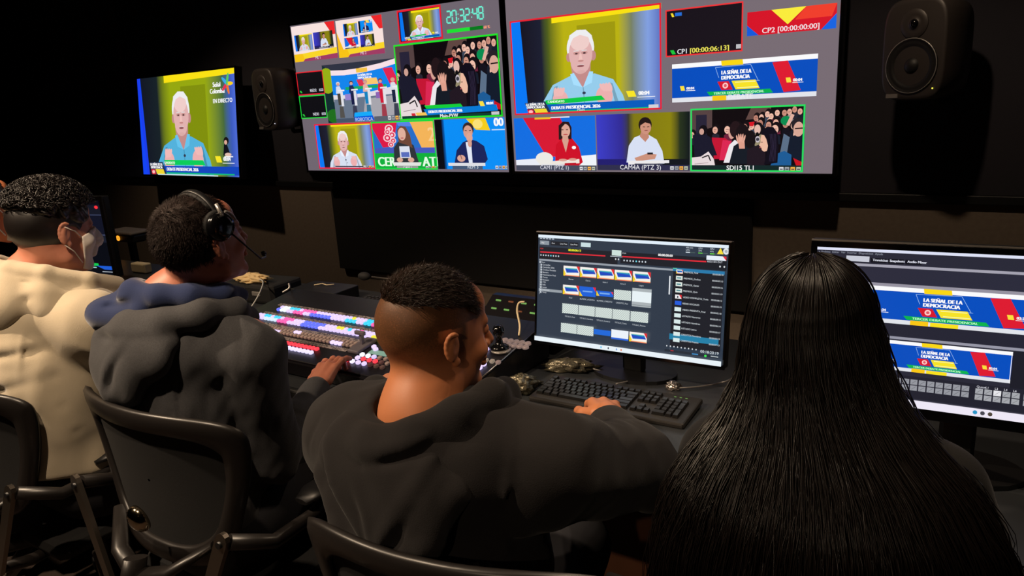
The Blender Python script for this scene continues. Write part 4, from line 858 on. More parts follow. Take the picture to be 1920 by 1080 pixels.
b = MB(); b.box((0, .03, .02), (.10, .12, .04), bev=.004); b.build('stand', M_['black'], t)

# wall intercom shelf with an amber ring
t = thing('wall_intercom', 'small dark intercom box on a post, with an amber ring light', 'intercom', (-4.76, 2.6, .855), .0)
b = MB(); b.box((0, 0, 0), (.30, .14, .05), bev=.01); b.build('case', M_['black'], t)
b = MB(); b.box((0, -.01, .035), (.31, .15, .02), bev=.008); b.build('top_cover', mat('grey_cover', (120, 108, 100), .5), t)
b = MB(); b.tube([(-.02+.013*math.cos(a*math.pi/10), -.073, .0+.013*math.sin(a*math.pi/10)) for a in range(20)], .005, 8, closed=True); b.build('ring_light', lit((255, 160, 40), 1.3), t)
b = MB(); b.box((0, .0, -.43), (.05, .03, .82)); b.box((0, .0, -.845), (.2, .2, .02)); b.build('post', M_['black_matte'], t)

# ------------------------------------------------------------------ keyboards
def full_keyboard(label, loc, rz, bodyc, L=.455, D=.150):
    t = thing('computer_keyboard', label, 'keyboard', loc, rz)
    b = MB(); b.box((0, 0, .009), (L, D, .016), bev=.005, rx=.05); b.build('body', bodyc, t)
    b = MB()
    for i in range(3): b.box((.175+i*.016-.016, .064, .0205), (.006, .002, .001))
    b.build('status_light', M_['led_green'], t)
    U = .0190; x0 = -L/2+.012; y0 = .0470
    rows = [
        [(1, 0), (1, 1)] + [(1, .35)]*0,
    ]
    protos = {}
    def key(x, y, w=1.0, h=1.0):
        k = (round(w, 2), round(h, 2))
        z = .0165+.05*y+.001
        if k not in protos:
            b = MB(); bw, bh = U*w-.0022, U*h-.0022
            for (s1, z1, s2, z2) in ((0, 0, .0022, .0075),):
                v = [(-bw/2, -bh/2, 0), (bw/2, -bh/2, 0), (bw/2, bh/2, 0), (-bw/2, bh/2, 0), (-bw/2+s2, -bh/2+s2, z2), (bw/2-s2, -bh/2+s2, z2), (bw/2-s2, bh/2-s2*.6, z2+.0008), (-bw/2+s2, bh/2-s2*.6, z2+.0008)]
                b.add(v, [(3, 2, 1, 0), (4, 5, 6, 7), (0, 1, 5, 4), (1, 2, 6, 5), (2, 3, 7, 6), (3, 0, 4, 7)])
            o = b.build('key', M_['keycap'], t); protos[k] = o
        else:
            o = protos[k].copy(); COL.objects.link(o)
        o.location = (x+U*w/2, y-U*(h-1)/2, z); o.rotation_euler = (.05, 0, 0)
    def line(y, xs, widths):
        x = xs
        for w in widths: key(x, y, w); x += U*w
    line(y0+.004, x0, [1]); line(y0+.004, x0+2*U, [1]*4); line(y0+.004, x0+6.5*U, [1]*4); line(y0+.004, x0+11*U, [1]*4)
    line(y0-U, x0, [1]*13+[2]); line(y0-2*U, x0, [1.5]+[1]*12+[1.5]); line(y0-3*U, x0, [1.75]+[1]*11+[2.25]); line(y0-4*U, x0, [1.25]+[1]*11+[2.75]); line(y0-5*U, x0, [1.25, 1.25, 1.25, 6, 1.25, 1.25, 1.25, 1.5])
    xn = x0+15.3*U; line(y0+.004, xn, [1]*3); line(y0-U, xn, [1]*3); line(y0-2*U, xn, [1]*3); key(xn+U, y0-4*U); line(y0-5*U, xn, [1]*3)
    xp = xn+3.3*U
    for q in range(1, 5): line(y0-q*U, xp, [1]*3)
    line(y0-5*U, xp, [2, 1]); key(xp+3*U, y0-U); key(xp+3*U, y0-2*U, 1, 2); key(xp+3*U, y0-4*U, 1, 2)
    return t
full_keyboard('full-size black computer keyboard in front of the middle monitor', (-.872, 1.758, DZ+.002), R_(2), M_['kb_body'], .465, .165)

# ------------------------------------------------------------------ clutter on the desk
def crumple(name, label, cat, loc, size, m, seed, n=26, rz=0, pinch=None):
    r = random.Random(seed); b = MB(); v = []; f = []; N, Mv = 30, 16
    for i in range(Mv+1):
        ph = -math.pi/2+math.pi*i/Mv
        for j in range(N):
            a = 2*math.pi*j/N; k = 1+.22*math.sin(a*5+ph*3+seed)+.16*math.sin(a*9-ph*7+seed*2)+.12*math.sin(a*3+ph*11)+r.uniform(-.06, .06)
            x = math.cos(ph)*math.cos(a)*k; y = math.cos(ph)*math.sin(a)*k; z = math.sin(ph)*(1+r.uniform(-.1, .1))
            if pinch: q = 1-pinch*max(0, x); y *= q; z *= q
            z = max(z, -.55); v.append((x*size[0], y*size[1], (z+.55)*size[2]))
    for i in range(Mv):
        for j in range(N): f.append((i*N+j, i*N+(j+1) % N, (i+1)*N+(j+1) % N, (i+1)*N+j))
    o = mesh_obj(name, v, f, m, None, True, loc); o.rotation_euler[2] = rz
    return tag(o, label, cat)
crumple('plastic_bag', 'crumpled shiny grey plastic bag on the desk below the corner of the switcher', 'bag', (-1.150, 1.72, DZ+.001), (.050, .036, .036), M_['bag'], 3, rz=.9, pinch=.4)
crumple('plastic_bag', 'twisted grey plastic wrap with a pinkish end, beside the keyboard cable', 'bag', (-1.105, 1.93, DZ+.001), (.078, .030, .026), M_['bag'], 8, rz=.35, pinch=.1)
crumple('foil_wrapper', 'small glinting scrap of crumpled foil on the desk under the middle monitor', 'wrapper', (-.760, 1.925, DZ+.001), (.020, .016, .016), M_['foil'], 5)
cable('cable', 'pale thin keyboard cable with a sharp bend below the middle monitor', [(-1.03, 1.94, DZ+.015), (-.98, 1.95, DZ+.006), (-.90, 1.955, DZ+.005), (-.872, 1.965, DZ+.005), (-.885, 1.93, DZ+.006), (-.915, 1.865, DZ+.012)], .0022, M_['silver'])
cable('cable', 'dark cable running right from the foil scrap', [(-.745, 1.925, DZ+.006), (-.69, 1.965, DZ+.006), (-.64, 2.02, DZ+.008), (-.60, 2.03, DZ+.03), (-.57, 2.05, DZ+.01)], .0024, M_['silver'])
crumple('tissue', 'crumpled cream tissue on top of dark gear beyond the headset wearer', 'tissue', (-2.885, 2.10, .842), (.095, .035, .026), M_['paper'], 11, rz=.1)
t = thing('equipment_case', 'black equipment case under the crumpled cream tissue', 'case', (-2.92, 2.15, DZ), .1)
b = MB(); b.box((0, 0, .045), (.40, .2, .088), bev=.015); b.build('body', M_['black_matte'], t)
b = MB(); b.box((.1, -.102, .05), (.05, .008, .02), bev=.003); b.build('latch', M_['silver'], t)
tag(one(None, 'remote_control', M_['cream'], (-4.07, 2.25, DZ+.030), (.13, .05, .055), bev=.008, rz=.05), 'small cream plastic box beyond the shoulder of the headset wearer', 'box')
t = thing('tablet', 'thin black tablet propped up behind the round-knob intercom', 'tablet', (-1.02, 2.30, DZ+.0), .0)
b = MB(); b.box((0, 0, .10), (.30, .20, .012), bev=.004, rx=.45); b.build('body', M_['gloss'], t)
b = MB(); b.box((0, .05, .055), (.12, .08, .10), bev=.006); b.build('stand', M_['black'], t)
# ------------------------------------------------------------------ distance-field sculpting for bodies, clothes and chairs
def V(*a): return np.array(a, dtype=np.float64)
class Field:
    """signed distance grid; spacing is finer inside the given ranges"""
    def __init__(s, lo, hi, coarse=.008, fine=(), extra=0):
        s.ax = []
        for k in range(3):
            pts = [lo[k]]
            while pts[-1] < hi[k]:
                x = pts[-1]; st = coarse
                for (a, b, h) in fine:
                    if a[k]-.004 <= x <= b[k]+.004: st = min(st, h)
                    elif x < a[k] and x+st > a[k]: st = max(min(st, a[k]-x), h)
                pts.append(x+st)
            s.ax.append(np.array(pts))
        s.g = np.full([len(a) for a in s.ax], .2, dtype=np.float32)
    def _win(s, lo, hi):
        sl = []
        for k in range(3):
            i = max(0, int(np.searchsorted(s.ax[k], lo[k]))-1); j = min(len(s.ax[k]), int(np.searchsorted(s.ax[k], hi[k]))+1)
            if j-i < 2: return None
            sl.append(slice(i, j))
        X, Y, Z = np.meshgrid(*[s.ax[k][sl[k]].astype(np.float32) for k in range(3)], indexing='ij', sparse=True)
        return tuple(sl), X, Y, Z
    def _mix(s, sl, d, k, op):
        g = s.g[sl]
        if op == 'sub': d = -d
        if op == 'add':
            if k <= 0: r = np.minimum(g, d)
            else:
                h = np.clip(.5+.5*(g-d)/k, 0, 1); r = g+(d-g)*h-k*h*(1-h)
        else:   # sub / cut = smooth max
            if k <= 0: r = np.maximum(g, d)
            else:
                h = np.clip(.5-.5*(g-d)/k, 0, 1); r = g+(d-g)*h+k*h*(1-h)
        s.g[sl] = r
    def cap(s, a, b, ra, rb=None, k=.012, op='add'):
        a, b = V(*a), V(*b); rb = ra if rb is None else rb; m = max(ra, rb)+k+.035
        w = s._win(np.minimum(a, b)-m, np.maximum(a, b)+m)
        if w is None: return s
        sl, X, Y, Z = w; d = b-a; L = float(d@d)+1e-12
        t = np.clip(((X-a[0])*d[0]+(Y-a[1])*d[1]+(Z-a[2])*d[2])/L, 0, 1)
        D = np.sqrt((X-a[0]-t*d[0])**2+(Y-a[1]-t*d[1])**2+(Z-a[2]-t*d[2])**2)-(ra+(rb-ra)*t)
        s._mix(sl, D.astype(np.float32), k, op); return s
    def chain(s, pts, rs, k=.012, op='add'):
        for i in range(len(pts)-1): s.cap(pts[i], pts[i+1], rs[i], rs[i+1], k, op)
        return s
    def ell(s, c, r, R=None, k=.012, op='add', e=2.0):
        c = V(*c); R = np.eye(3) if R is None else R; m = max(r)+k+.035; w = s._win(c-m, c+m)
        if w is None: return s
        sl, X, Y, Z = w; x, y, z = X-c[0], Y-c[1], Z-c[2]
        # columns of R are the ellipsoid axes
        q = [(R[0, i]*x+R[1, i]*y+R[2, i]*z)/r[i] for i in range(3)]
        if e == 2.0:
            k0 = np.sqrt(q[0]**2+q[1]**2+q[2]**2); k1 = np.sqrt((q[0]/r[0])**2+(q[1]/r[1])**2+(q[2]/r[2])**2)+1e-9; D = k0*(k0-1)/k1
        else:
            k0 = (np.abs(q[0])**e+np.abs(q[1])**e+np.abs(q[2])**e)**(1/e); D = (k0-1)*min(r)
        s._mix(sl, D.astype(np.float32), k, op); return s
    def plane(s, p, n, k=.004, op='cut', lo=None, hi=None):
        """cut away what lies on the side n points to"""
        p, n = V(*p), V(*n); n = n/np.linalg.norm(n)
        w = s._win([a[0] for a in s.ax] if lo is None else lo, [a[-1] for a in s.ax] if hi is None else hi)
        if w is None: return s
        sl, X, Y, Z = w
        D = (X-p[0])*n[0]+(Y-p[1])*n[1]+(Z-p[2])*n[2]
        D = np.broadcast_to(D, s.g[sl].shape)
        s._mix(sl, D.astype(np.float32), k, 'sub_' if op == 'cut' else op); return s
    def crease(s, pts, w, depth):
        """soft cloth fold along a polyline: a shallow groove with a raised lip beside it, fading at both ends"""
        P = [V(*q) for q in pts]; P2 = []
        for i in range(len(P)-1):       # smooth the polyline
            p0, p1, p2, p3 = P[max(i-1, 0)], P[i], P[i+1], P[min(i+2, len(P)-1)]
            for t in (0, .25, .5, .75): P2.append(.5*(2*p1+(p2-p0)*t+(2*p0-5*p1+4*p2-p3)*t*t+(3*p1-p0-3*p2+p3)*t**3))
        P2.append(P[-1]); P = P2; n = len(P)-1; m = w*3+.012
        wn = s._win(np.min(P, 0)-m, np.max(P, 0)+m)
        if wn is None: return s
        sl, X, Y, Z = wn; best = None; bq = None; bt = None
        for i in range(n):
            a, b = P[i], P[i+1]; d = b-a; L = float(d@d)+1e-12
            t = np.clip(((X-a[0])*d[0]+(Y-a[1])*d[1]+(Z-a[2])*d[2])/L, 0, 1)
            up = np.cross(np.cross(d, (0, 0, 1.0)), d); up = up/(np.linalg.norm(up)+1e-9)
            q = (X-a[0]-t*d[0])*up[0]+(Y-a[1]-t*d[1])*up[1]+(Z-a[2]-t*d[2])*up[2]
            D2 = (X-a[0]-t*d[0])**2+(Y-a[1]-t*d[1])**2+(Z-a[2]-t*d[2])**2
            if best is None: best, bq, bt = D2, q, (i+t)/n
            else: k = D2 < best; best = np.where(k, D2, best); bq = np.where(k, q, bq); bt = np.where(k, (i+t)/n, bt)
        fade_ = np.sin(np.pi*np.clip(bt, .02, .98))**.6
        dep = depth*fade_*(np.exp(-best/w**2)-.8*np.exp(-(best-bq*bq+(bq-w*1.5)**2)/w**2))
        s.g[sl] = (s.g[sl]+dep*.75).astype(np.float32)
        return s
    def warp(s, fn, band=.03):
        X, Y, Z = np.meshgrid(*s.ax, indexing='ij', sparse=True)
        X, Y, Z = [np.broadcast_to(a, s.g.shape) for a in (X, Y, Z)]
        m = np.abs(s.g) < band
        s.g[m] += fn(X[m], Y[m], Z[m]).astype(np.float32); return s
    def mesh(s, name, m, parent=None, color=None):
        g = np.clip(s.g, -.05, .05); gr = vdb.FloatGrid(.05); gr.copyFromArray(np.ascontiguousarray(g)); p, q = gr.convertToQuads(isovalue=0)
        w = np.stack([np.interp(p[:, k], np.arange(len(s.ax[k])), s.ax[k]) for k in range(3)], 1)
        me = bpy.data.meshes.new(name); n, f = len(w), len(q)
        me.vertices.add(n); me.vertices.foreach_set('co', w.astype(np.float32).ravel())
        me.loops.add(f*4); me.loops.foreach_set('vertex_index', np.ascontiguousarray(q[:, ::-1]).astype(np.int32).ravel())
        me.polygons.add(f); me.polygons.foreach_set('loop_start', np.arange(0, f*4, 4, dtype=np.int32))
        me.polygons.foreach_set('use_smooth', np.ones(f, dtype=bool)); me.update(); me.validate()
        me.materials.append(m); o = bpy.data.objects.new(name, me); COL.objects.link(o)
        if parent: o.parent = parent
        return o

def frame_of(yaw, pitch=0, roll=0):
    """columns: right, forward, up.  yaw 0 faces +Y, positive turns left; pitch up positive"""
    M = Matrix.Rotation(yaw, 3, 'Z') @ Matrix.Rotation(pitch, 3, 'X') @ Matrix.Rotation(roll, 3, 'Y')
    return np.array(M)
def folds(amp, seeds, freq=38):
    r = random.Random(seeds); W = []
    for i in range(6):
        a, b = r.uniform(0, 6.28), r.uniform(-.5, .5); W.append((math.cos(a)*freq*r.uniform(.4, 1), math.sin(a)*freq*r.uniform(.4, 1), b*freq+r.uniform(-1, 1)*freq*.6, r.uniform(0, 6)))
    def fn(X, Y, Z):
        t = 0
        for i, (a, b, c, p) in enumerate(W):
            w2 = W[(i+2) % 6]; t = t + np.sin(a*X+b*Y+c*Z+p+1.6*np.sin(w2[0]*X*.5+w2[1]*Y*.5+w2[2]*Z*.5))
        return -amp*t/3
    return fn

SKIN = mat('skin_warm', (196, 132, 96), .5, noise=(40, .8, (184, 116, 84)), bump=(350, .12, .001)); SKIN.node_tree.nodes['Principled BSDF'].inputs['Subsurface Weight'].default_value = .08
SKIN.node_tree.nodes['Principled BSDF'].inputs['Subsurface Radius'].default_value = (.012, .005, .003)
def skin_with_stubble(name, base, dark):
    """skin whose scalp is coloured by very short clipped hair (per-vertex amount 'stubble')"""
    m = mat(name, base, .5, bump=(350, .12, .001)); nt = m.node_tree; b = nt.nodes['Principled BSDF']
    b.inputs['Subsurface Weight'].default_value = .06; b.inputs['Subsurface Radius'].default_value = (.012, .005, .003)
    a = nt.nodes.new('ShaderNodeAttribute'); a.attribute_name = 'stubble'
    tc = nt.nodes.new('ShaderNodeTexCoord'); n = nt.nodes.new('ShaderNodeTexNoise'); n.inputs['Scale'].default_value = 420; n.inputs['Detail'].default_value = 3
    n2 = nt.nodes.new('ShaderNodeTexNoise'); n2.inputs['Scale'].default_value = 45
    ma = nt.nodes.new('ShaderNodeMath'); ma.operation = 'MULTIPLY_ADD'; ma.inputs[1].default_value = 1.0; ma.inputs[2].default_value = .42
    mb_ = nt.nodes.new('ShaderNodeMath'); mb_.operation = 'MULTIPLY_ADD'; mb_.inputs[1].default_value = .35
    mc = nt.nodes.new('ShaderNodeMath'); mc.operation = 'MULTIPLY'; mc.use_clamp = True
    mx = nt.nodes.new('ShaderNodeMix'); mx.data_type = 'RGBA'; mx.inputs[6].default_value = (*lin(base), 1); mx.inputs[7].default_value = (*lin(dark), 1)
    L = nt.links.new
    L(tc.outputs['Object'], n.inputs[0]); L(tc.outputs['Object'], n2.inputs[0]); L(n.outputs[0], ma.inputs[0]); L(n2.outputs[0], mb_.inputs[0]); L(ma.outputs[0], mb_.inputs[2])
    L(mb_.outputs[0], mc.inputs[0]); L(a.outputs['Fac'], mc.inputs[1]); L(mc.outputs[0], mx.inputs[0]); L(mx.outputs[2], b.inputs['Base Color'])
    return m
def stubble(o, p, fn):
    """fn(head-local xyz arrays) -> amount"""
    me = o.data; n = len(me.vertices); co = np.empty(n*3, dtype=np.float32); me.vertices.foreach_get('co', co); co = co.reshape(-1, 3)
    q = ((co-p.hc) @ p.hR)/p.hs
    val = np.clip(fn(q[:, 0], q[:, 1], q[:, 2]), 0, 1).astype(np.float32)
    at = me.attributes.new('stubble', 'FLOAT', 'POINT'); at.data.foreach_set('value', val)

def add_head(F, c, R, s=1.0, jaw=1.0, ear=1.0):
    def P(x, y, z): return c + R @ (V(x, y, z)*s)
    E = lambda p, r, k=.01, op='add', Q=None: F.ell(P(*p), [q*s for q in r], R if Q is None else R @ Q, k, op)
    E((0, -.016, .030), (.076, .097, .088)); E((0, .030, -.012), (.064, .064, .086), .02)
    E((0, .022, -.062), (.056*jaw, .058, .048), .025); E((0, .070, -.098), (.026, .020, .018), .02)
    F.cap(P(-.05, .0, -.07), P(-.016, .066, -.100), .018*s, .014*s, .02); F.cap(P(.05, .0, -.07), P(.016, .066, -.100), .018*s, .014*s, .02)
    F.cap(P(-.036, .080, .020), P(.036, .080, .020), .010*s, .010*s, .012)
    E((0, .062, .055), (.052, .030, .035), .02)
    for sx in (-1, 1):
        E((sx*.031, .096, .004), (.017, .013, .011), .008, 'sub'); E((sx*.031, .082, .003), (.0135, .0125, .0125), .002)
        E((sx*.043, .060, -.030), (.022, .022, .018), .015)
        # ear: flattened shell with rim, hollow and lobe
        t = np.array(Matrix.Rotation(sx*.35, 3, 'Z') @ Matrix.Rotation(-.15, 3, 'X'))
        E((sx*.080, -.010, -.004), (.0062, .0165*ear, .029*ear), .005, 'add', t)
        E((sx*.089, -.006, .001), (.0055, .0085*ear, .016*ear), .004, 'sub', t)
        rim = [P(sx*(.0835+.004*math.sin(a)*0), -.012+.0165*math.cos(a)*1.0-.0015, .0+.027*math.sin(a)) for a in [i*.45-1.2 for i in range(9)]]
        rim = [P(sx*.085-sx*.004*math.cos(a), -.012-.0165*ear*math.cos(a), .000+.028*ear*math.sin(a)) for a in [-1.2+i*.4 for i in range(9)]]
        F.chain(rim, [.0034*s]*9, .004); E((sx*.079, -.004, -.030), (.006, .008, .009), .004)
    F.cap(P(0, .094, .006), P(0, .116, -.032), .008*s, .011*s, .010); E((-.011, .103, -.036), (.009, .009, .008), .005); E((.011, .103, -.036), (.009, .009, .008), .005)
    F.cap(P(-.018, .094, -.058), P(.018, .094, -.058), .006*s, .006*s, .005); F.cap(P(-.016, .093, -.069), P(.016, .093, -.069), .0068*s, .0068*s, .004)
    F.cap(P(-.024, .100, -.0635), P(.024, .100, -.0635), .0018*s, .0018*s, .002, 'sub')
    return P

def add_hand(F, wrist, fwd, nrm, side, curl=.5, s=1.0, spread=.10, point=None):
    """wrist point, forward direction of the palm, back-of-hand normal; side +1 = right hand (thumb towards -x of its frame)"""
    f = V(*fwd); f /= np.linalg.norm(f); n = V(*nrm); n -= (n@f)*f; n /= np.linalg.norm(n); x = np.cross(f, n)
    def P(a, b, c): return V(*wrist) + x*a*s + f*b*s + n*c*s
    th = -side
    F.chain([P(0, -.03, 0), P(0, .01, 0)], [.024*s, .025*s], .01)
    F.cap(P(-.020, .030, 0), P(-.026, .082, .001), .016*s, .0135*s, .012); F.cap(P(.020, .030, 0), P(.024, .078, .000), .016*s, .012*s, .012); F.cap(P(0, .02, 0), P(0, .084, .003), .019*s, .014*s, .012)
    L = {-1.5: .038, -.5: .044, .5: .041, 1.5: .032}
    tips = []
    for i, q in enumerate((-1.5, -.5, .5, 1.5)):
        qq = q if th < 0 else -q      # index on the thumb side
        bx = .0185*qq*1.0; l = L[q]; cr = curl if point != i else curl*.4
        p0 = P(bx, .082-.004*abs(q), .002); ang = -.25*cr-.1; sp = spread*qq*.5
        d = lambda a: x*math.sin(sp)+(f*math.cos(a)+n*math.sin(a))*math.cos(sp)
        p1 = p0+d(ang)*l*s; p2 = p1+d(ang-1.1*cr)*l*.62*s; p3 = p2+d(ang-1.9*cr)*l*.5*s
        F.chain([p0, p1, p2, p3], [.0098*s, .0088*s, .0080*s, .0070*s], .004); F.ell(p1, [.0098*s]*3, None, .003); tips.append(p3)
    t0 = P(th*.026, .020, -.006); t1 = P(th*.050, .050, -.016); t2 = P(th*.056, .080, -.020); t3 = P(th*.050, .102, -.024)
    F.chain([t0, t1, t2, t3], [.016*s, .0125*s, .0105*s, .0085*s], .008)
    return tips

def limb_points(a, b, n): return [V(*a)+(V(*b)-V(*a))*i/(n-1) for i in range(n)]

class Person:
    def __init__(s, name, label, base):
        s.t = thing(name, label, 'person', base); s.base = V(*base)
    def body(s, head_c, head_R, hs, neck, chest, pelvis, SL, EL, WL, SR, ER, WR, knees, feet, handL=None, handR=None, hmat=None, jaw=1.0, ear=1.0):
        s.hc, s.hR, s.hs = V(*head_c), head_R, hs
        pts = [V(*p) for p in (head_c, neck, chest, pelvis, SL, EL, WL, SR, ER, WR, *knees, *feet)]
        lo = np.min(pts, 0)-.24; hi = np.max(pts, 0)+.24
        fine = [(s.hc-.14*hs, s.hc+.15*hs, .0024)]
        for h in (handL, handR):
            if h: w = V(*h['w']); fine.append((w-.10, w+.13, .0035))
        F = Field(lo, hi, .011, fine)
        P = add_head(F, s.hc, head_R, hs, jaw, ear)
        F.cap(P(0, -.025, -.05), neck, .056*hs, .062*hs, .03); F.cap(neck, chest, .07, .10, .04)
        F.ell(chest, (.15, .10, .17), None, .05); F.cap(chest, pelvis, .12, .14, .06)
        F.cap(SL, SR, .055, .055, .04)
        for S, E, W in ((SL, EL, WL), (SR, ER, WR)): F.chain([V(*S), V(*E)], [.052, .042], .03); F.chain([V(*E), V(*W)], [.042, .027], .02)
        for h in (handL, handR):
            if h: add_hand(F, h['w'], h['f'], h['n'], h['side'], h.get('curl', .5), h.get('s', 1.0), h.get('spread', .1), h.get('point'))
        for i in (0, 1):
            hip = V(*pelvis)+V((-.09, .09)[i], .02, -.01); F.cap(hip, knees[i], .085, .06, .04); F.cap(knees[i], feet[i], .055, .038, .03); F.cap(V(*feet[i]), V(*feet[i])+V(0, .12, -.03), .035, .03, .02)
        s.P = P
        o = F.mesh('body', hmat or SKIN, s.t); s.bodyo = o; return o
    def local(s, o):
        # meshes are sculpted in world space: move them into the person's own frame
        pass

def to_local(root):
    off = Vector(root.location)
    for ch in root.children:
        if ch.type == 'MESH' and not ch.get('placed'):
            ch.data.transform(Matrix.Translation(-off))
            for g in ch.children:
                if g.type == 'MESH': g.data.transform(Matrix.Translation(-off))

def strands(name, roots, dirs, length, r, m, parent, bend=None, seg=3, sides=3, jit=.2, seed=1):
    """short hairs as thin tapered spikes"""
    rr = np.random.RandomState(seed); n = len(roots); v = []; f = []
    L = length*(1+rr.uniform(-jit, jit, n))
    for i in range(n):
        p = roots[i]; d = dirs[i]/np.linalg.norm(dirs[i]); b = bend[i] if bend is not None else 0*d
        a = np.cross(d, [.3, .5, .8]); a /= np.linalg.norm(a)+1e-9; c = np.cross(d, a); k = len(v)
        for s_ in range(seg):
            t = s_/seg; q = p+d*L[i]*t+b*L[i]*t*t; w = r*(1-t*.7)
            for j in range(sides):
                an = 2*math.pi*j/sides; v.append(q+(a*math.cos(an)+c*math.sin(an))*w)
        v.append(p+d*L[i]+b*L[i])
        for s_ in range(seg-1):
            for j in range(sides):
                j2 = (j+1) % sides; f.append((k+s_*sides+j, k+s_*sides+j2, k+(s_+1)*sides+j2, k+(s_+1)*sides+j))
        for j in range(sides): f.append((k+(seg-1)*sides+j, k+(seg-1)*sides+(j+1) % sides, k+seg*sides))
    return v, f

def scalp_points(n, seed, accept):
    """points on the cranium ellipsoid in head units, with normals"""
    rr = np.random.RandomState(seed); out = []
    c = V(0, -.016, .030); r = V(.076, .097, .088)
    while len(out) < n:
        q = rr.normal(size=(4*n, 3)); q /= np.linalg.norm(q, axis=1)[:, None]
        p = c+q*r; nn = q/r; nn /= np.linalg.norm(nn, axis=1)[:, None]
        for a, b in zip(p, nn):
            if accept(a, rr): out.append((a, b))
            if len(out) >= n: break
    return np.array([o[0] for o in out]), np.array([o[1] for o in out])

def hair_shell(F, P, R, s, grow, cuts):
    F.ell(P(0, -.016, .030), [(.076+grow)*s, (.097+grow)*s, (.088+grow)*s], R, 0)
    for p, n in cuts: F.plane(P(*p), R @ V(*n), .006)

def grid_for(P, s=1.0, h=.003, e=.15):
    c = P(0, 0, .01); return Field(c-e*s, c+e*s, h)

# ---- cloth materials
C_WHITE = mat('cream_fleece', (202, 188, 164), .95, sheen=.5, bump=(500, .35, .0015), noise=(18, .9, (190, 176, 150)))
C_GREY = mat('grey_jacket', (66, 66, 69), .85, sheen=.1, bump=(700, .5, .0015), noise=(300, .5, (52, 52, 55)))
C_NAVY = mat('navy_fleece', (30, 44, 84), .95, sheen=.4, bump=(450, .3, .0015))
C_BLACK = mat('black_hoodie', (18, 14, 15), .95, sheen=.06, bump=(450, .3, .0015))
C_BLACK2 = mat('black_top', (13, 11, 12), .9, sheen=.05, bump=(450, .3, .0015))
C_PANTS = mat('dark_trousers', (26, 26, 32), .9, bump=(500, .3, .001))
C_SHOE = mat('dark_shoe', (30, 28, 28), .5)
H_BLACK = mat('hair_black', (22, 17, 16), .38, spec=.6)
H_BROWN = mat('hair_dark_brown', (34, 23, 18), .36, spec=.6)
H_LONG = mat('hair_long_black', (17, 11, 9), .34, spec=.5)
MASKM = mat('white_mask', (226, 218, 210), .8, bump=(60, .3, .002))

def sleeve(F, S, E, W, r=(.085, .070, .052), k=.03, wrinkle=True):
    S, E, W = V(*S), V(*E), V(*W)
    F.chain([S, E], [r[0], r[1]], k); F.chain([E, W], [r[1], r[2]], k*.7)
    if wrinkle:
        m = (S+W)/2-E; m /= np.linalg.norm(m)+1e-9
        for t in (.10, .22, .36):
            for Q in (S, W):
                a = E+(Q-E)*t; ax = np.cross(S-E, m); ax /= np.linalg.norm(ax); R = r[1]*1.0
                F.crease([a-ax*R+m*R*.1, a-ax*R*.6+m*R*.8, a+ax*R*.6+m*R*.8, a+ax*R+m*R*.1], .010, .006)

def lower_body(p, pelvis, knees, feet, m=C_PANTS):
    pts = [V(*q) for q in (pelvis, *knees, *feet)]; F = Field(np.min(pts, 0)-.24, np.max(pts, 0)+.24, .012)
    F.cap(V(*pelvis)+V(-.06, 0, .02), V(*pelvis)+V(.06, 0, .02), .155, .155, .03)
    for i in (0, 1):
        hip = V(*pelvis)+V((-.09, .09)[i], .02, -.01); F.cap(hip, knees[i], .10, .075, .04); F.cap(knees[i], V(*feet[i])+V(0, 0, .06), .072, .055, .03)
    F.plane((0, 0, pelvis[2]-.098), (0, 0, -1), .01, 'cut', lo=V(*pelvis)-V(.4, .4, .4), hi=V(*pelvis)+V(.4, .12, .4))
    F.mesh('trousers', m, p.t)
    for i in (0, 1):
        ft = V(*feet[i]); F = Field(ft-V(.08, .12, .12), ft+V(.08, .24, .10), .006)
        F.ell(ft+V(0, .06, -.035), (.048, .14, .045), None, .01); F.cap(ft, ft+V(0, .02, .02), .048, .05, .02); F.plane((0, 0, .004), (0, 0, -1), .003)
        F.mesh('shoe', C_SHOE, p.t)
FZ = .10
def short_hair_obj(p, name, m, n, seed, accept, length, r, flow, seg=2, lift=.35, off=.004):
    pts, nr = scalp_points(n, seed, accept); R, c, s = p.hR, p.hc, p.hs
    P0 = c+(pts*s)@R.T; N = nr@R.T
    F_ = np.array([flow(a) for a in pts])@R.T
    T = F_-(F_*N).sum(1)[:, None]*N; T /= np.linalg.norm(T, axis=1)[:, None]+1e-9
    P0 = P0+N*off
    D = T*(1-lift)+N*lift; rr = np.random.RandomState(seed+5); D += rr.normal(size=D.shape)*.16
    return strands(name, P0-N*.002, D, length, r, m, p.t, bend=-N*length*.12, seg=seg, seed=seed)
def add_mesh(name, vf_list, m, parent, smooth=True):
    v, f = [], []
    for a, b in vf_list:
        n = len(v); v += list(a); f += [tuple(i+n for i in q) for q in b]
    return mesh_obj(name, v, f, m, parent, smooth)
def vf_of(o): return ([tuple(v.co) for v in o.data.vertices], [tuple(q.vertices) for q in o.data.polygons])
def join_into(o, extra):
    v, f = vf_of(o); allp = [(v, f)]+extra; m = o.data.materials[0]; par = o.parent; nm = o.name
    old = o.data; bpy.data.objects.remove(o); bpy.data.meshes.remove(old)
    return add_mesh(nm, allp, m, par)

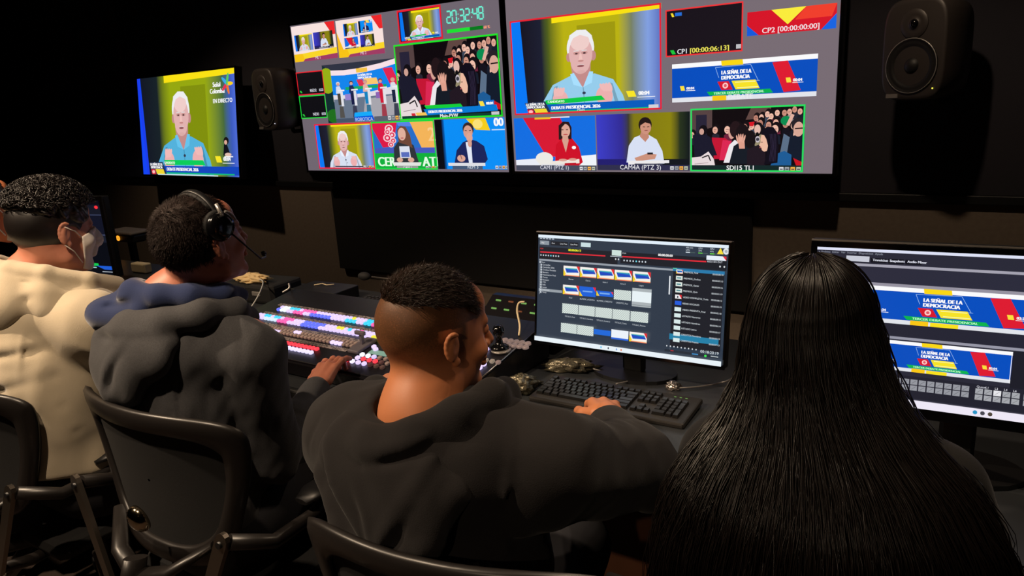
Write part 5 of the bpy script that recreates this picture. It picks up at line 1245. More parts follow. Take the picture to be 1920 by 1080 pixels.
# ================================================================== person in the black hoodie (middle)
p = Person('person', 'person with short faded dark hair in a black hoodie, facing the middle monitor', (-.83, .95, 0))
R3 = frame_of(-.36, -.05, .03)
hR = dict(w=(-.772, 1.525, .834), f=(-.55, .82, -.14), n=(.12, .05, 1), side=1, curl=.85, s=1.12, spread=.12)
hL = dict(w=(-1.425, 1.40, .835), f=(-.12, .95, -.05), n=(0, .15, 1), side=-1, curl=.6)
body3 = p.body((-.828, .965, 1.210), R3, .985, (-.826, .905, 1.080), (-.835, .95, .88), (-.82, 1.0, .56), (-1.045, .94, .985), (-1.20, 1.13, .80), hL['w'], (-.625, .985, 1.005), (-.575, 1.27, .875), hR['w'],
       [(-1.0, 1.40, .53), (-.80, 1.40, .53)], [(-1.02, 1.34, FZ), (-.82, 1.34, FZ)], hL, hR, skin_with_stubble('skin_faded', (200, 126, 84), (104, 68, 42)), jaw=1.06, ear=.84)
def fade(x, y, z):
    t = np.clip((z+.060+.35*np.maximum(0, y+.02))/.085, 0, 1)
    front = np.clip((np.where(z > .035, .064, .028)-y)/.010, 0, 1)
    ear = 1-np.clip((np.abs(x)-.072)/.004, 0, 1)*(np.abs(y+.008) < .028)*(z < .03)
    return t**.8*front*ear*.92
stubble(body3, p, fade)
lower_body(p, (-.85, 1.0, .56), [(-1.0, 1.40, .53), (-.80, 1.40, .53)], [(-1.02, 1.34, FZ), (-.82, 1.34, FZ)])
def hoodie3():
    F = Field((-1.55, .66, .46), (-.40, 1.66, 1.20), .0062)
    F.ell((-.835, .95, .84), (.215, .150, .28), None, .05, e=2.4); F.ell((-.835, .96, .60), (.20, .16, .14), None, .05)
    F.cap((-1.05, .93, .985), (-.62, .975, 1.0), .082, .084, .05); F.ell((-.845, .875, .99), (.20, .085, .11), None, .04); F.cap((-.845, .90, 1.04), (-.99, .93, 1.01), .07, .07, .05); F.cap((-.83, .91, 1.045), (-.70, .95, 1.03), .07, .075, .05)
    sleeve(F, (-1.055, .94, .975), (-1.20, 1.13, .79), (-1.41, 1.37, .835), (.092, .080, .048))
    sleeve(F, (-.615, .985, .99), (-.575, 1.25, .872), (-.738, 1.465, .836), (.098, .085, .050))
    # rib cuff, armhole seam, folds of the back and sleeve
    F.cap((-.736, 1.462, .836), (-.752, 1.488, .834), .046, .040, .006)
    F.crease([(-.655, .94, 1.09), (-.635, .90, 1.04), (-.625, .865, .96), (-.63, .85, .88), (-.65, .85, .80)], .007, .009)
    F.crease([(-1.03, .86, 1.07), (-1.06, .83, .99), (-1.07, .82, .90), (-1.06, .83, .82)], .007, .008)
    for q, w_, d_ in [([(-.99, .84, .99), (-.93, .79, .90), (-.90, .78, .80)], .020, .012), ([(-.72, .82, .97), (-.76, .79, .88), (-.80, .79, .80)], .018, .010), ([(-1.10, .88, .92), (-1.04, .82, .84), (-.98, .80, .74)], .018, .010), ([(-.60, .92, .90), (-.64, .86, .80), (-.70, .83, .72)], .018, .010), ([(-.56, 1.08, .90), (-.55, 1.18, .83), (-.56, 1.25, .79)], .014, .008), ([(-.66, .88, .92), (-.60, .93, .85), (-.55, 1.05, .80)], .014, .008), ([(-1.08, .86, .80), (-.90, .79, .74), (-.74, .82, .72)], .016, .008)]:
        F.crease(q, w_, d_)
    F.ell((-.835, .915, 1.105), (.074, .078, .078), None, .02, 'sub')
    F.warp(folds(.0045, 5, 34)); F.warp(folds(.0022, 9, 70))
    F.mesh('hoodie', C_BLACK, p.t)
    # hood lying on the back: thick rolled rim round the neck and a drooping pouch
    F = Field((-1.10, .70, .84), (-.58, 1.12, 1.20), .0042)
    rim = [(-.770, 1.065, 1.045), (-.725, 1.02, 1.095), (-.705, .955, 1.118), (-.725, .885, 1.108), (-.785, .835, 1.080), (-.860, .818, 1.062), (-.930, .840, 1.060), (-.975, .895, 1.062), (-.975, .96, 1.055), (-.94, 1.02, 1.03)]
    F.chain(rim, [.022, .026, .028, .028, .024, .022, .022, .024, .024, .02], .02)
    inner = [(a*.94+(-.845)*.06, b*.9+.92*.1, c+.004) for a, b, c in rim]
    F.chain([(a, b, c-.035) for a, b, c in rim], [.024]*10, .03)
    F.ell((-.845, .820, 1.01), (.155, .045, .075), frame_of(0, -.25), .03); F.ell((-.825, .790, .945), (.125, .034, .085), frame_of(0, -.12), .03)
    F.chain([(-1.0, .87, 1.03), (-.985, .815, .97), (-.92, .775, .90), (-.83, .765, .87)], [.020, .020, .018, .018], .02); F.chain([(-.70, .90, 1.08), (-.69, .83, 1.0), (-.73, .79, .92), (-.81, .765, .87)], [.020, .020, .018, .018], .02)
    F.crease([(-.97, .82, 1.05), (-.93, .78, .97), (-.86, .755, .89)], .015, .014); F.crease([(-.715, .84, 1.06), (-.75, .79, .98), (-.80, .755, .89)], .014, .014); F.crease([(-.98, .85, 1.04), (-.85, .79, 1.035), (-.72, .83, 1.075)], .014, .015); F.crease([(-.88, .78, 1.0), (-.85, .765, .95), (-.84, .76, .90)], .010, .006)
    F.warp(folds(.003, 21, 46))
    F.mesh('hood', C_BLACK, p.t)
hoodie3()
# thin chain glinting at the nape
b = MB()
for k in range(9):
    a = -2.35+k*.11; b.ell((-.834+.066*math.cos(a), .905+.064*math.sin(a), 1.085-.003*abs(k-4)), (.0042, .0042, .0042), nu=8, nv=6)
b.build('necklace', M_['chrome'], p.t)
# hair: clipped sides painted by the length of real stubble, longer combed top
top3 = lambda a, rr: a[2] > .072 + .10*max(0, -(a[1]+.03)) - .02*(a[1] > .03) and not (a[1] > .074)
H_TOP = mat('hair_brown_glossy', (52, 36, 27), .34, spec=.7)
parts = [short_hair_obj(p, 'h', H_TOP, 9000, 3, top3, .021, .00055, lambda a: V(.75, .55, .12), 3, .26)]
hair = add_mesh('hair', parts, H_TOP, p.t)
to_local(p.t)

# ================================================================== person with headphones in the grey jacket
p = Person('person', 'person wearing black headphones and a dark grey jacket, one hand on the switcher', (-1.62, .97, 0))
R2 = frame_of(.02, .20, 0)
hR = dict(w=(-1.603, 1.340, .810), f=(-.22, .74, .40), n=(.0, -.45, .9), side=1, curl=.85, s=1.08, spread=.14, point=3)
hL = dict(w=(-1.98, 1.32, .85), f=(.15, .95, -.1), n=(0, .1, 1), side=-1, curl=.5)
kn, ft = [(-1.76, 1.42, .53), (-1.50, 1.42, .53)], [(-1.78, 1.36, FZ), (-1.50, 1.40, FZ)]
p.body((-1.530, 1.0, 1.328), R2, .965, (-1.60, .935, 1.19), (-1.645, .96, .98), (-1.64, 1.0, .56), (-1.80, .97, 1.08), (-1.90, 1.13, .84), hL['w'], (-1.42, 1.0, 1.09), (-1.455, 1.04, .765), hR['w'], kn, ft, hL, hR, mat('skin_rosy', (190, 122, 96), .48, noise=(40, .8, (178, 106, 84)), bump=(350, .12, .001)), jaw=1.05)
lower_body(p, (-1.64, 1.0, .56), kn, ft)
def jacket2():
    F = Field((-2.14, .68, .46), (-1.30, 1.46, 1.26), .0062)
    F.ell((-1.625, .96, .90), (.195, .150, .30), None, .05, e=2.4); F.ell((-1.625, .97, .62), (.19, .16, .2), None, .05); F.cap((-1.80, .96, 1.07), (-1.45, .99, 1.080), .078, .080, .05)
    F.ell((-1.61, .91, 1.07), (.16, .08, .10), None, .04); F.cap((-1.60, .93, 1.13), (-1.50, .98, 1.11), .06, .06, .05); F.cap((-1.60, .93, 1.13), (-1.73, .95, 1.10), .06, .06, .05)
    sleeve(F, (-1.81, .97, 1.05), (-1.90, 1.13, .84), (-1.98, 1.30, .85), (.085, .068, .046), .02)
    sleeve(F, (-1.415, 1.0, 1.06), (-1.455, 1.045, .755), (-1.585, 1.305, .798), (.082, .066, .046), .012)
    F.cap((-1.586, 1.303, .798), (-1.598, 1.328, .806), .045, .042, .004)
    F.crease([(-1.515, .93, 1.16), (-1.50, .875, 1.10), (-1.495, .85, 1.0), (-1.50, .85, .9), (-1.52, .88, .82)], .007, .005)
    for q, w_, d_ in [([(-1.78, .86, 1.05), (-1.72, .82, .95), (-1.66, .81, .82)], .018, .011), ([(-1.58, .84, 1.0), (-1.53, .84, .90), (-1.52, .86, .80)], .016, .009), ([(-1.80, .88, .94), (-1.76, .84, .84), (-1.72, .82, .72)], .016, .009), ([(-1.50, .86, .96), (-1.58, .82, .88), (-1.70, .82, .84)], .014, .008), ([(-1.37, .97, 1.0), (-1.37, 1.0, .9), (-1.39, 1.02, .82)], .012, .006), ([(-1.48, .93, .98), (-1.46, .95, .88), (-1.47, .98, .78)], .016, .012)]:
        F.crease(q, w_, d_*.6)
    F.ell((-1.60, .95, 1.215), (.066, .072, .06), None, .02, 'sub')
    F.warp(folds(.0045, 15, 36)); F.warp(folds(.0030, 19, 62)); F.warp(folds(.0012, 18, 150)); F.mesh('jacket', C_GREY, p.t)
    # grey hood of the jacket
    F = Field((-1.92, .72, .96), (-1.36, 1.14, 1.26), .0045)
    rim = [(-1.49, 1.06, 1.13), (-1.455, 1.0, 1.165), (-1.47, .93, 1.175), (-1.53, .87, 1.165), (-1.62, .845, 1.155), (-1.71, .865, 1.15), (-1.76, .92, 1.145)]
    F.chain(rim, [.028, .032, .034, .034, .034, .032, .03], .02); F.ell((-1.625, .835, 1.10), (.15, .05, .085), frame_of(0, -.2), .03); F.ell((-1.66, .805, 1.03), (.10, .035, .07), None, .03)
    F.cap((-1.50, .86, 1.12), (-1.66, .79, 1.0), .02, .02, .02); F.cap((-1.78, .87, 1.12), (-1.67, .79, 1.0), .02, .02, .02); F.crease([(-1.56, .81, 1.13), (-1.62, .785, 1.07), (-1.66, .77, 1.0)], .013, .008); F.crease([(-1.74, .83, 1.12), (-1.64, .80, 1.135), (-1.52, .83, 1.14)], .012, .007)
    F.warp(folds(.003, 33, 46)); F.mesh('jacket_hood', C_GREY, p.t)
    # navy inner hood
    F = Field((-1.90, .74, 1.06), (-1.38, 1.16, 1.32), .0042)
    rim = [(-1.50, 1.055, 1.185), (-1.475, .995, 1.205), (-1.50, .93, 1.215), (-1.56, .885, 1.222), (-1.64, .87, 1.225), (-1.70, .905, 1.215), (-1.71, .96, 1.20)]
    F.chain(rim, [.020, .024, .026, .028, .030, .028, .024], .02); F.ell((-1.70, .865, 1.17), (.095, .06, .045), frame_of(.3, 0), .03); F.cap((-1.72, .86, 1.17), (-1.80, .86, 1.155), .032, .016, .03); F.cap((-1.60, .865, 1.19), (-1.73, .85, 1.15), .03, .03, .02)
    F.crease([(-1.60, .835, 1.215), (-1.68, .83, 1.20), (-1.78, .83, 1.165)], .010, .007); F.warp(folds(.003, 41, 50)); o = F.mesh('inner_hood', C_NAVY, p.t); o['label'] = 'navy blue fleece hood'
jacket2()
F = grid_for(p.P, p.hs); hair_shell(F, p.P, p.hR, p.hs, .0045, [((0, .062, .03), (0, 1, -.35)), ((0, 0, -.030), (0, .55, -1)), ((0, -.06, -.055), (0, 0, -1))])
for sx in (-1, 1): F.ell(p.P(sx*.085, .012, -.02), (.03, .035, .045), p.hR, .004, 'sub')
F.warp(folds(.0012, 3, 260)); sh = F.mesh('hair', mat('hair_clipped_brown', (38, 24, 19), .62, spec=.3, bump=(420, .8, .002)), p.t)
acc = lambda a, rr: a[1] < .06-.35*max(0, -a[2]+.02) and a[2] > -.045 and not (abs(a[0]) > .05 and a[1] > -.035 and a[2] < .03 and a[1]+a[2] > -.05) and (a[2] < .105 or rr.uniform() < .35)
join_into(sh, [short_hair_obj(p, 'h', H_BROWN, 14000, 8, acc, .013, .0005, lambda a: V(0, .35 if a[2] > .09 else -.1, -.6), 2, .45, .006)])
# headphones: a thing worn by the person
hp = thing('headphones', 'black over-ear headphones with a silver-tipped slider, worn above the ear', 'headphones', tuple(p.P(0, 0, .12)))
Pl = p.P
b = MB(); arc = [Pl(.088*math.sin(a), .012+.004*math.cos(a), .028+.101*math.cos(a)) for a in [-1.45+i*.145 for i in range(21)]]
b.tube([tuple(q) for q in arc], .0085, 10, flat=.45); b.build('headband', M_['black'], hp)
b = MB(); arc2 = [Pl(.083*math.sin(a), .010, .026+.096*math.cos(a)) for a in [-.9+i*.15 for i in range(13)]]; b.tube([tuple(q) for q in arc2], .010, 8, flat=.6); b.build('headband_padding', M_['black_matte'], hp)
for sx in (-1, 1):
    T = Matrix.Translation(Vector(Pl(sx*.079, .002, .046))) @ Matrix(p.hR).to_4x4() @ Matrix.Rotation(sx*math.pi/2, 4, 'Y')
    b = MB(); b.lathe([(.026, -.006), (.034, 0), (.035, .012), (.031, .020), (.02, .024), (.004, .025)], T, 28); b.build('ear_cup', M_['gloss'], hp)
    b = MB(); b.lathe([(.035, -.010), (.038, -.004), (.037, .004), (.030, .006)], T, 28); b.build('ear_cushion', M_['black_matte'], hp)
    b = MB(); q = [Pl(sx*.088, .012, .100), Pl(sx*.095, .010, .085), Pl(sx*.101, .006, .070)]; b.tube([tuple(k) for k in q], .0045, 8); o = b.build('slider', M_['silver'], hp)
    b = MB(); q = [Pl(sx*(.101), .036*math.cos(a)+.004, .046+.036*math.sin(a)) for a in [.1+i*.15 for i in range(8)]]; b.tube([tuple(k) for k in q], .003, 6); b.build('cup_rim', M_['silver'], hp)
cu = text_mesh('M'); b = MB()
T = Matrix.Translation(Vector(Pl(.107, .004, .072))) @ Matrix(p.hR).to_4x4() @ Matrix.Rotation(math.pi/2, 4, 'Z') @ Matrix.Rotation(math.pi/2, 4, 'X')
b.add([(x*.016-.006, y*.016, .0) for x, y in cu[0]], cu[1], T); b.build('letter_mark', mat('letter_silver', (220, 214, 205), .4), hp)
q = [Pl(.098, .02, .020), Pl(.100, .05, -.030), Pl(.085, .085, -.075), Pl(.055, .122, -.088), Pl(.03, .138, -.088)]
b = MB(); b.tube([tuple(k) for k in q], .0022, 8); b.ell(tuple(Pl(.028, .139, -.088)), (.008, .007, .007), nu=10, nv=8); b.build('microphone_boom', M_['black'], hp)
to_local(p.t); to_local(hp)
SHIFT2 = Vector((-.060, .039, -.012)); p.t.location += Vector((SHIFT2.x, SHIFT2.y, 0)); hp.location += SHIFT2
for o in p.t.children:
    if o.name.split('.')[0] not in ('trousers', 'shoe'): o.location.z += SHIFT2.z

# ================================================================== masked person in the cream hoodie
p = Person('person', 'person with curly dark hair and a white face mask in a cream hoodie', (-2.31, .96, 0))
R1 = frame_of(.04, -.10, 0)
hR = dict(w=(-2.22, 1.42, .84), f=(-.2, .9, -.1), n=(0, .1, 1), side=1, curl=.5); hL = dict(w=(-2.62, 1.40, .84), f=(.1, .9, -.1), n=(0, .1, 1), side=-1, curl=.5)
kn, ft = [(-2.46, 1.42, .53), (-2.18, 1.42, .53)], [(-2.46, 1.38, FZ), (-2.18, 1.38, FZ)]
p.body((-2.212, .995, 1.318), R1, 1.0, (-2.265, .93, 1.19), (-2.31, .94, .98), (-2.31, .99, .56), (-2.53, .95, 1.08), (-2.62, 1.15, .85), hL['w'], (-2.08, .99, 1.08), (-2.04, 1.17, .84), hR['w'], kn, ft, hL, hR, mat('skin_masked', (200, 136, 112), .5, noise=(40, .8, (188, 120, 96)), bump=(350, .12, .001)))
lower_body(p, (-2.31, .99, .56), kn, ft)
def hoodie1():
    F = Field((-2.76, .66, .46), (-1.92, 1.48, 1.28), .0062)
    F.ell((-2.31, .93, .90), (.245, .175, .31), None, .05, e=2.4); F.ell((-2.31, .95, .62), (.24, .19, .2), None, .05); F.cap((-2.53, .95, 1.07), (-2.09, .98, 1.075), .088, .092, .05)
    F.ell((-2.30, .885, 1.08), (.19, .10, .11), None, .04); F.cap((-2.26, .93, 1.14), (-2.14, .97, 1.11), .07, .07, .05); F.cap((-2.28, .93, 1.14), (-2.44, .94, 1.10), .07, .07, .05)
    sleeve(F, (-2.54, .95, 1.06), (-2.62, 1.15, .85), (-2.62, 1.36, .84), (.095, .08, .05)); sleeve(F, (-2.075, .98, 1.065), (-2.04, 1.17, .84), (-2.21, 1.38, .84), (.098, .082, .052))
    F.crease([(-2.165, .92, 1.19), (-2.14, .86, 1.12), (-2.13, .82, 1.02), (-2.14, .81, .9), (-2.18, .82, .82)], .007, .006)
    # sweeping creases that fan from the armpit across the back and gather at the waist
    for q, w_, d_ in [([(-2.10, .85, 1.03), (-2.20, .78, 1.02), (-2.34, .755, .975), (-2.48, .79, .95)], .015, .011), ([(-2.09, .86, .955), (-2.20, .775, .93), (-2.34, .755, .875), (-2.48, .79, .85)], .017, .012), ([(-2.09, .86, .87), (-2.22, .77, .84), (-2.38, .76, .80), (-2.50, .80, .79)], .015, .011),
                      ([(-2.08, .88, .79), (-2.24, .78, .765), (-2.40, .77, .745), (-2.50, .81, .74)], .012, .009), ([(-2.10, .87, .735), (-2.26, .785, .715), (-2.46, .80, .70)], .009, .008),
                      ([(-2.02, .90, 1.02), (-2.0, .98, .96), (-1.98, 1.06, .92)], .012, .006), ([(-2.0, .92, .95), (-1.98, 1.02, .90), (-1.98, 1.10, .86)], .012, .006)]:
        F.crease(q, w_, d_*1.15)
    F.plane((0, 0, .645), (0, 0, -1), .02)
    F.ell((-2.262, .945, 1.215), (.068, .075, .06), None, .02, 'sub')
    F.warp(folds(.005, 25, 32)); F.warp(folds(.002, 29, 85)); F.mesh('hoodie', C_WHITE, p.t)
    F = Field((-2.62, .68, 1.0), (-1.98, 1.18, 1.32), .0042)
    rim = [(-2.10, 1.08, 1.155), (-2.085, 1.0, 1.19), (-2.13, .915, 1.225), (-2.21, .865, 1.24), (-2.31, .85, 1.25), (-2.40, .87, 1.245), (-2.44, .93, 1.23), (-2.42, 1.0, 1.20)]
    F.chain(rim, [.020, .022, .023, .023, .023, .022, .02, .02], .012); F.chain([(a+.0*(a+2.27), b-.012, c-.055) for a, b, c in rim], [.030]*8, .03); F.chain([(a, b-.018, c-.10) for a, b, c in rim], [.034]*8, .03)
    F.ell((-2.30, .825, 1.15), (.17, .07, .10), frame_of(0, -.15), .03); F.ell((-2.36, .80, 1.08), (.13, .05, .08), None, .03)
    F.crease([(-2.12, .87, 1.17), (-2.22, .79, 1.13), (-2.36, .755, 1.10)], .012, .009); F.crease([(-2.20, .81, 1.20), (-2.30, .775, 1.18), (-2.42, .78, 1.13)], .012, .008)
    F.crease([(a, b-.020, c-.026) for a, b, c in rim[0:7]], .006, .006)
    F.warp(folds(.003, 43, 44)); F.mesh('hood', C_WHITE, p.t)
hoodie1()
# curly hair: clipped sides, a mop of small curls on top
F = grid_for(p.P, p.hs); hair_shell(F, p.P, p.hR, p.hs, .0055, [((0, .054, .03), (0, 1, -.45)), ((0, 0, -.028), (0, .6, -1)), ((0, -.06, -.050), (0, 0, -1))])
for sx in (-1, 1): F.ell(p.P(sx*.085, .012, -.02), (.03, .035, .042), p.hR, .004, 'sub')
Ft = grid_for(p.P, p.hs, .0032, .17)
Ft.ell(p.P(0, -.008, .064), [.088*p.hs, .108*p.hs, .082*p.hs], p.hR, 0)
Ft.warp(folds(.005, 3, 150), .04); Ft.warp(folds(.003, 6, 330), .04); Ft.plane(p.P(0, 0, .032), p.hR @ V(0, -.30, -1), .012); Ft.plane(p.P(0, .070, .05), p.hR @ V(0, 1, -.2), .012)
base = F.mesh('hair', H_BLACK, p.t); top = Ft.mesh('hair_top_tmp', H_BLACK, p.t)
curls = []; rr = random.Random(4)
pts, nr = scalp_points(1500, 12, lambda a, r_: a[2] > .045 and a[1] < .075)
for a, n_ in zip(pts, nr):
    cc = p.P(*(V(0, -.008, .064)+(a-V(0, -.016, .03))*V(1.16, 1.12, .93))); n0 = p.hR @ n_
    u = np.cross(n0, [rr.uniform(-1, 1), rr.uniform(-1, 1), rr.uniform(-1, 1)]); u /= np.linalg.norm(u)+1e-9; w = np.cross(n0, u); R0 = rr.uniform(.0045, .0085); mb = MB(); ph = rr.uniform(0, 6)
    mb.tube([tuple(cc+n0*(.003+.0022*k)+(u*math.cos(ph+k*.95)+w*math.sin(ph+k*.95))*R0) for k in range(7)], [.0013]*6+[.0006], 4); curls.append((mb.v, mb.f))
vt = vf_of(top); bpy.data.objects.remove(top); join_into(base, [vt]+curls)
# face mask: a pleated shell over nose and chin with ear loops
def mask_field(p, h):
    F = grid_for(p.P, p.hs, h, .17); add_head(F, p.hc, p.hR, p.hs); F.g -= .0042
    F.ell(p.P(0, .102, -.030), [.018, .022, .026], p.hR, .03)
    F.plane(p.P(0, .040, -.03), p.hR @ V(0, -1, -.12), .003); F.plane(p.P(0, .08, .004), p.hR @ V(0, -.45, 1), .003); F.plane(p.P(0, .05, -.108), p.hR @ V(0, -.3, -1), .004)
    for k in (-.030, -.050, -.070, -.088): F.crease([p.P(-.05, .075, k), p.P(-.02, .115, k), p.P(.02, .115, k), p.P(.05, .075, k)], .004, .0028)
    return F
F = mask_field(p, .0028)
mk = F.mesh('face_mask', MASKM, None)
tag(mk, 'white pleated face mask worn by the curly-haired person in the cream hoodie', 'face mask')
for sx in (-1, 1):
    loops = MB()
    loops.tube([tuple(p.P(sx*.060, .048, -.022)), tuple(p.P(sx*.078, .016, .004)), tuple(p.P(sx*.086, -.014, .018))], .0016, 6); loops.tube([tuple(p.P(sx*.056, .040, -.088)), tuple(p.P(sx*.076, .010, -.052)), tuple(p.P(sx*.084, -.018, -.030))], .0016, 6)
    loops.build('ear_loop', MASKM, mk)
to_local(p.t)

# ================================================================== person at the far left edge
p = Person('person', 'person cut off by the left edge, wearing a face mask with white straps', (-2.95, 1.05, 0))
R0_ = frame_of(.0, -.05, 0)
hR = dict(w=(-2.86, 1.43, .84), f=(-.1, .9, -.1), n=(0, .1, 1), side=1, curl=.5); hL = dict(w=(-3.12, 1.43, .84), f=(.1, .9, -.1), n=(0, .1, 1), side=-1, curl=.5)
kn, ft = [(-3.07, 1.42, .53), (-2.83, 1.42, .53)], [(-3.07, 1.38, FZ), (-2.83, 1.38, FZ)]
p.body((-2.885, 1.08, 1.345), R0_, 1.04, (-2.915, 1.02, 1.19), (-2.95, 1.02, .98), (-2.95, 1.04, .56), (-3.14, 1.03, 1.06), (-3.2, 1.2, .84), hL['w'], (-2.76, 1.05, 1.06), (-2.72, 1.2, .84), hR['w'], kn, ft, hL, hR, mat('skin_tan', (214, 128, 84), .5, bump=(350, .12, .001)))
lower_body(p, (-2.95, 1.04, .56), kn, ft)
F = Field((-3.3, .76, .46), (-2.6, 1.5, 1.26), .009)
F.ell((-2.95, 1.0, .88), (.2, .15, .30), None, .05, e=2.4); F.cap((-3.13, 1.02, 1.05), (-2.77, 1.04, 1.05), .08, .08, .05); F.ell((-2.93, 1.0, 1.12), (.12, .09, .07), None, .04)
sleeve(F, (-3.14, 1.03, 1.05), (-3.2, 1.2, .84), (-3.12, 1.39, .84), (.085, .07, .048)); sleeve(F, (-2.76, 1.05, 1.05), (-2.72, 1.2, .84), (-2.85, 1.39, .84), (.085, .07, .048))
F.warp(folds(.005, 65, 32)); F.mesh('sweater', mat('pale_knit', (200, 184, 164), .95, sheen=.3, bump=(400, .4, .0015)), p.t)
F = grid_for(p.P, p.hs, .0035); hair_shell(F, p.P, p.hR, p.hs, .008, [((0, .060, .045), (0, 1, -.5)), ((0, 0, -.0), (0, .7, -1)), ((0, -.06, -.04), (0, 0, -1))]); F.warp(folds(.002, 3, 260)); F.mesh('hair', H_BLACK, p.t)
F = mask_field(p, .0035); mk = F.mesh('face_mask', MASKM, None); tag(mk, 'white-strapped face mask on the person cut off at the left edge', 'face mask')
for sx in (-1, 1):
    loops = MB()
    loops.tube([tuple(p.P(sx*.060, .048, -.022)), tuple(p.P(sx*.080, .010, .020)), tuple(p.P(sx*.086, -.03, .040)), tuple(p.P(sx*.06, -.09, .05))], .0022, 6); loops.tube([tuple(p.P(sx*.056, .040, -.088)), tuple(p.P(sx*.076, .010, -.052)), tuple(p.P(sx*.074, -.03, -.03)), tuple(p.P(sx*.05, -.07, -.03))], .0022, 6)
    loops.build('strap', MASKM, mk)
to_local(p.t)

# ================================================================== person with long black hair (right)
p = Person('person', 'person with long straight black hair over a black top, seen from behind', (-.22, 1.1, 0))
R4 = frame_of(-.10, -.10, 0)
hR = dict(w=(-.10, 1.46, .785), f=(-.1, .95, -.05), n=(0, .1, 1), side=1, curl=.6, s=.92); hL = dict(w=(-.34, 1.46, .785), f=(.1, .95, -.05), n=(0, .1, 1), side=-1, curl=.6, s=.92)
kn, ft = [(-.34, 1.42, .53), (-.10, 1.42, .53)], [(-.34, 1.42, FZ), (-.10, 1.42, FZ)]
p.body((-.237, 1.19, 1.213), R4, .97, (-.23, 1.14, 1.09), (-.21, 1.12, .90), (-.21, 1.05, .56), (-.365, 1.15, 1.0), (-.425, 1.27, .80), hL['w'], (-.075, 1.14, 1.0), (.01, 1.27, .81), hR['w'], kn, ft, hL, hR)
lower_body(p, (-.21, 1.05, .56), kn, ft)
F = Field((-.62, .84, .46), (.22, 1.54, 1.18), .007)
F.ell((-.21, 1.12, .87), (.185, .12, .26), None, .05, e=2.3); F.ell((-.21, 1.07, .62), (.19, .16, .18), None, .05); F.cap((-.35, 1.14, .99), (-.06, 1.14, 1.01), .068, .072, .05); F.cap((-.23, 1.13, 1.06), (-.33, 1.14, 1.03), .06, .06, .04); F.cap((-.23, 1.13, 1.06), (-.11, 1.14, 1.04), .06, .06, .04)
sleeve(F, (-.365, 1.14, .985), (-.43, 1.26, .80), (-.35, 1.43, .795), (.070, .060, .040)); sleeve(F, (-.05, 1.15, 1.01), (.02, 1.27, .81), (-.09, 1.43, .795), (.070, .060, .040))
F.warp(folds(.0045, 75, 34)); F.mesh('top', C_BLACK2, p.t)
SL_ = [  # z, cx, cy, rx, ry of the hair mass
    (1.29, -.238, 1.176, .080, .095), (1.25, -.236, 1.174, .094, .110), (1.20, -.230, 1.168, .099, .114), (1.15, -.220, 1.152, .112, .110), (1.10, -.205, 1.122, .145, .112),
    (1.06, -.192, 1.092, .186, .118), (1.00, -.182, 1.055, .226, .120), (.93, -.180, 1.035, .248, .118), (.85, -.185, 1.02, .250, .110), (.77, -.190, 1.015, .240, .10), (.70, -.20, 1.01, .21, .08)]
SLA = np.array(SL_)
def slice_at(z): return [np.interp(z, SLA[::-1, 0], SLA[::-1, k]) for k in range(1, 5)]
F = Field((-.52, .88, .66), (.10, 1.36, 1.40), .0055)
F.ell(p.P(0, -.012, .034), [.086, .108, .094], p.hR, 0)
for a, b in zip(SL_, SL_[1:]):
    for t in (0, .5):
        z, cx, cy, rx, ry = [u*(1-t)+w*t for u, w in zip(a, b)]; F.ell((cx, cy, z), (rx-.014, ry-.014, .04), None, .012)
F.plane((0, 1.245, 0), (0, 1, .0), .02, lo=(-.6, 1.1, 1.0), hi=(.2, 1.5, 1.26)); F.plane((0, 1.12, 0), (0, 1, 0), .03, lo=(-.6, .8, .6), hi=(.2, 1.5, 1.06))
F.warp(folds(.002, 85, 60)); hb = F.mesh('hair', H_LONG, p.t)
rr = np.random.RandomState(17); mb = MB()
HC, HRr = p.P(0, -.012, .034), V(.092, .114, .100)
for i in range(3600):
    th = rr.uniform(-math.pi*1.04, .04) if rr.uniform() < .85 else rr.uniform(-math.pi*1.2, math.pi*.2)
    lay = rr.uniform(-.006, .004) if rr.uniform() < .94 else rr.uniform(.004, .012); w1, w2 = rr.uniform(0, 6.28), rr.uniform(4, 9); amp = rr.uniform(.0, .008)*(1 if rr.uniform() < .85 else 2)
    zend = rr.uniform(.72, .95) if rr.uniform() < .8 else rr.uniform(.95, 1.10); pts_ = []; n1, n2 = 9, 17
    f0 = rr.uniform(.02, .5); z1 = HC[2]-.01
    for k in range(n1):
        f_ = f0+(1.50-f0)*k/(n1-1); q = V(HRr[0]*math.cos(th)*math.sin(f_), HRr[1]*math.sin(th)*math.sin(f_), HRr[2]*math.cos(f_))*(1+lay*6); pts_.append(tuple(HC+q))
    for k in range(1, n2):
        z = z1-(z1-zend)*(k/(n2-1))**1.15; cx, cy, rx, ry = slice_at(z); g = min(1, k/7)
        a_ = th+amp*7*math.sin(w1+k/n2*w2)*g; L = lay+amp*math.sin(w1*2+k/n2*w2*1.7)*g; pts_.append((cx+(rx+L)*math.cos(a_), cy+(ry+L)*math.sin(a_), z))
    r0 = rr.uniform(.0007, .0013); n = n1+n2-1; mb.tube(pts_, [r0]*(n-4)+[r0*.8, r0*.6, r0*.4, r0*.2], 3)
join_into(hb, [(mb.v, mb.f)])
to_local(p.t)

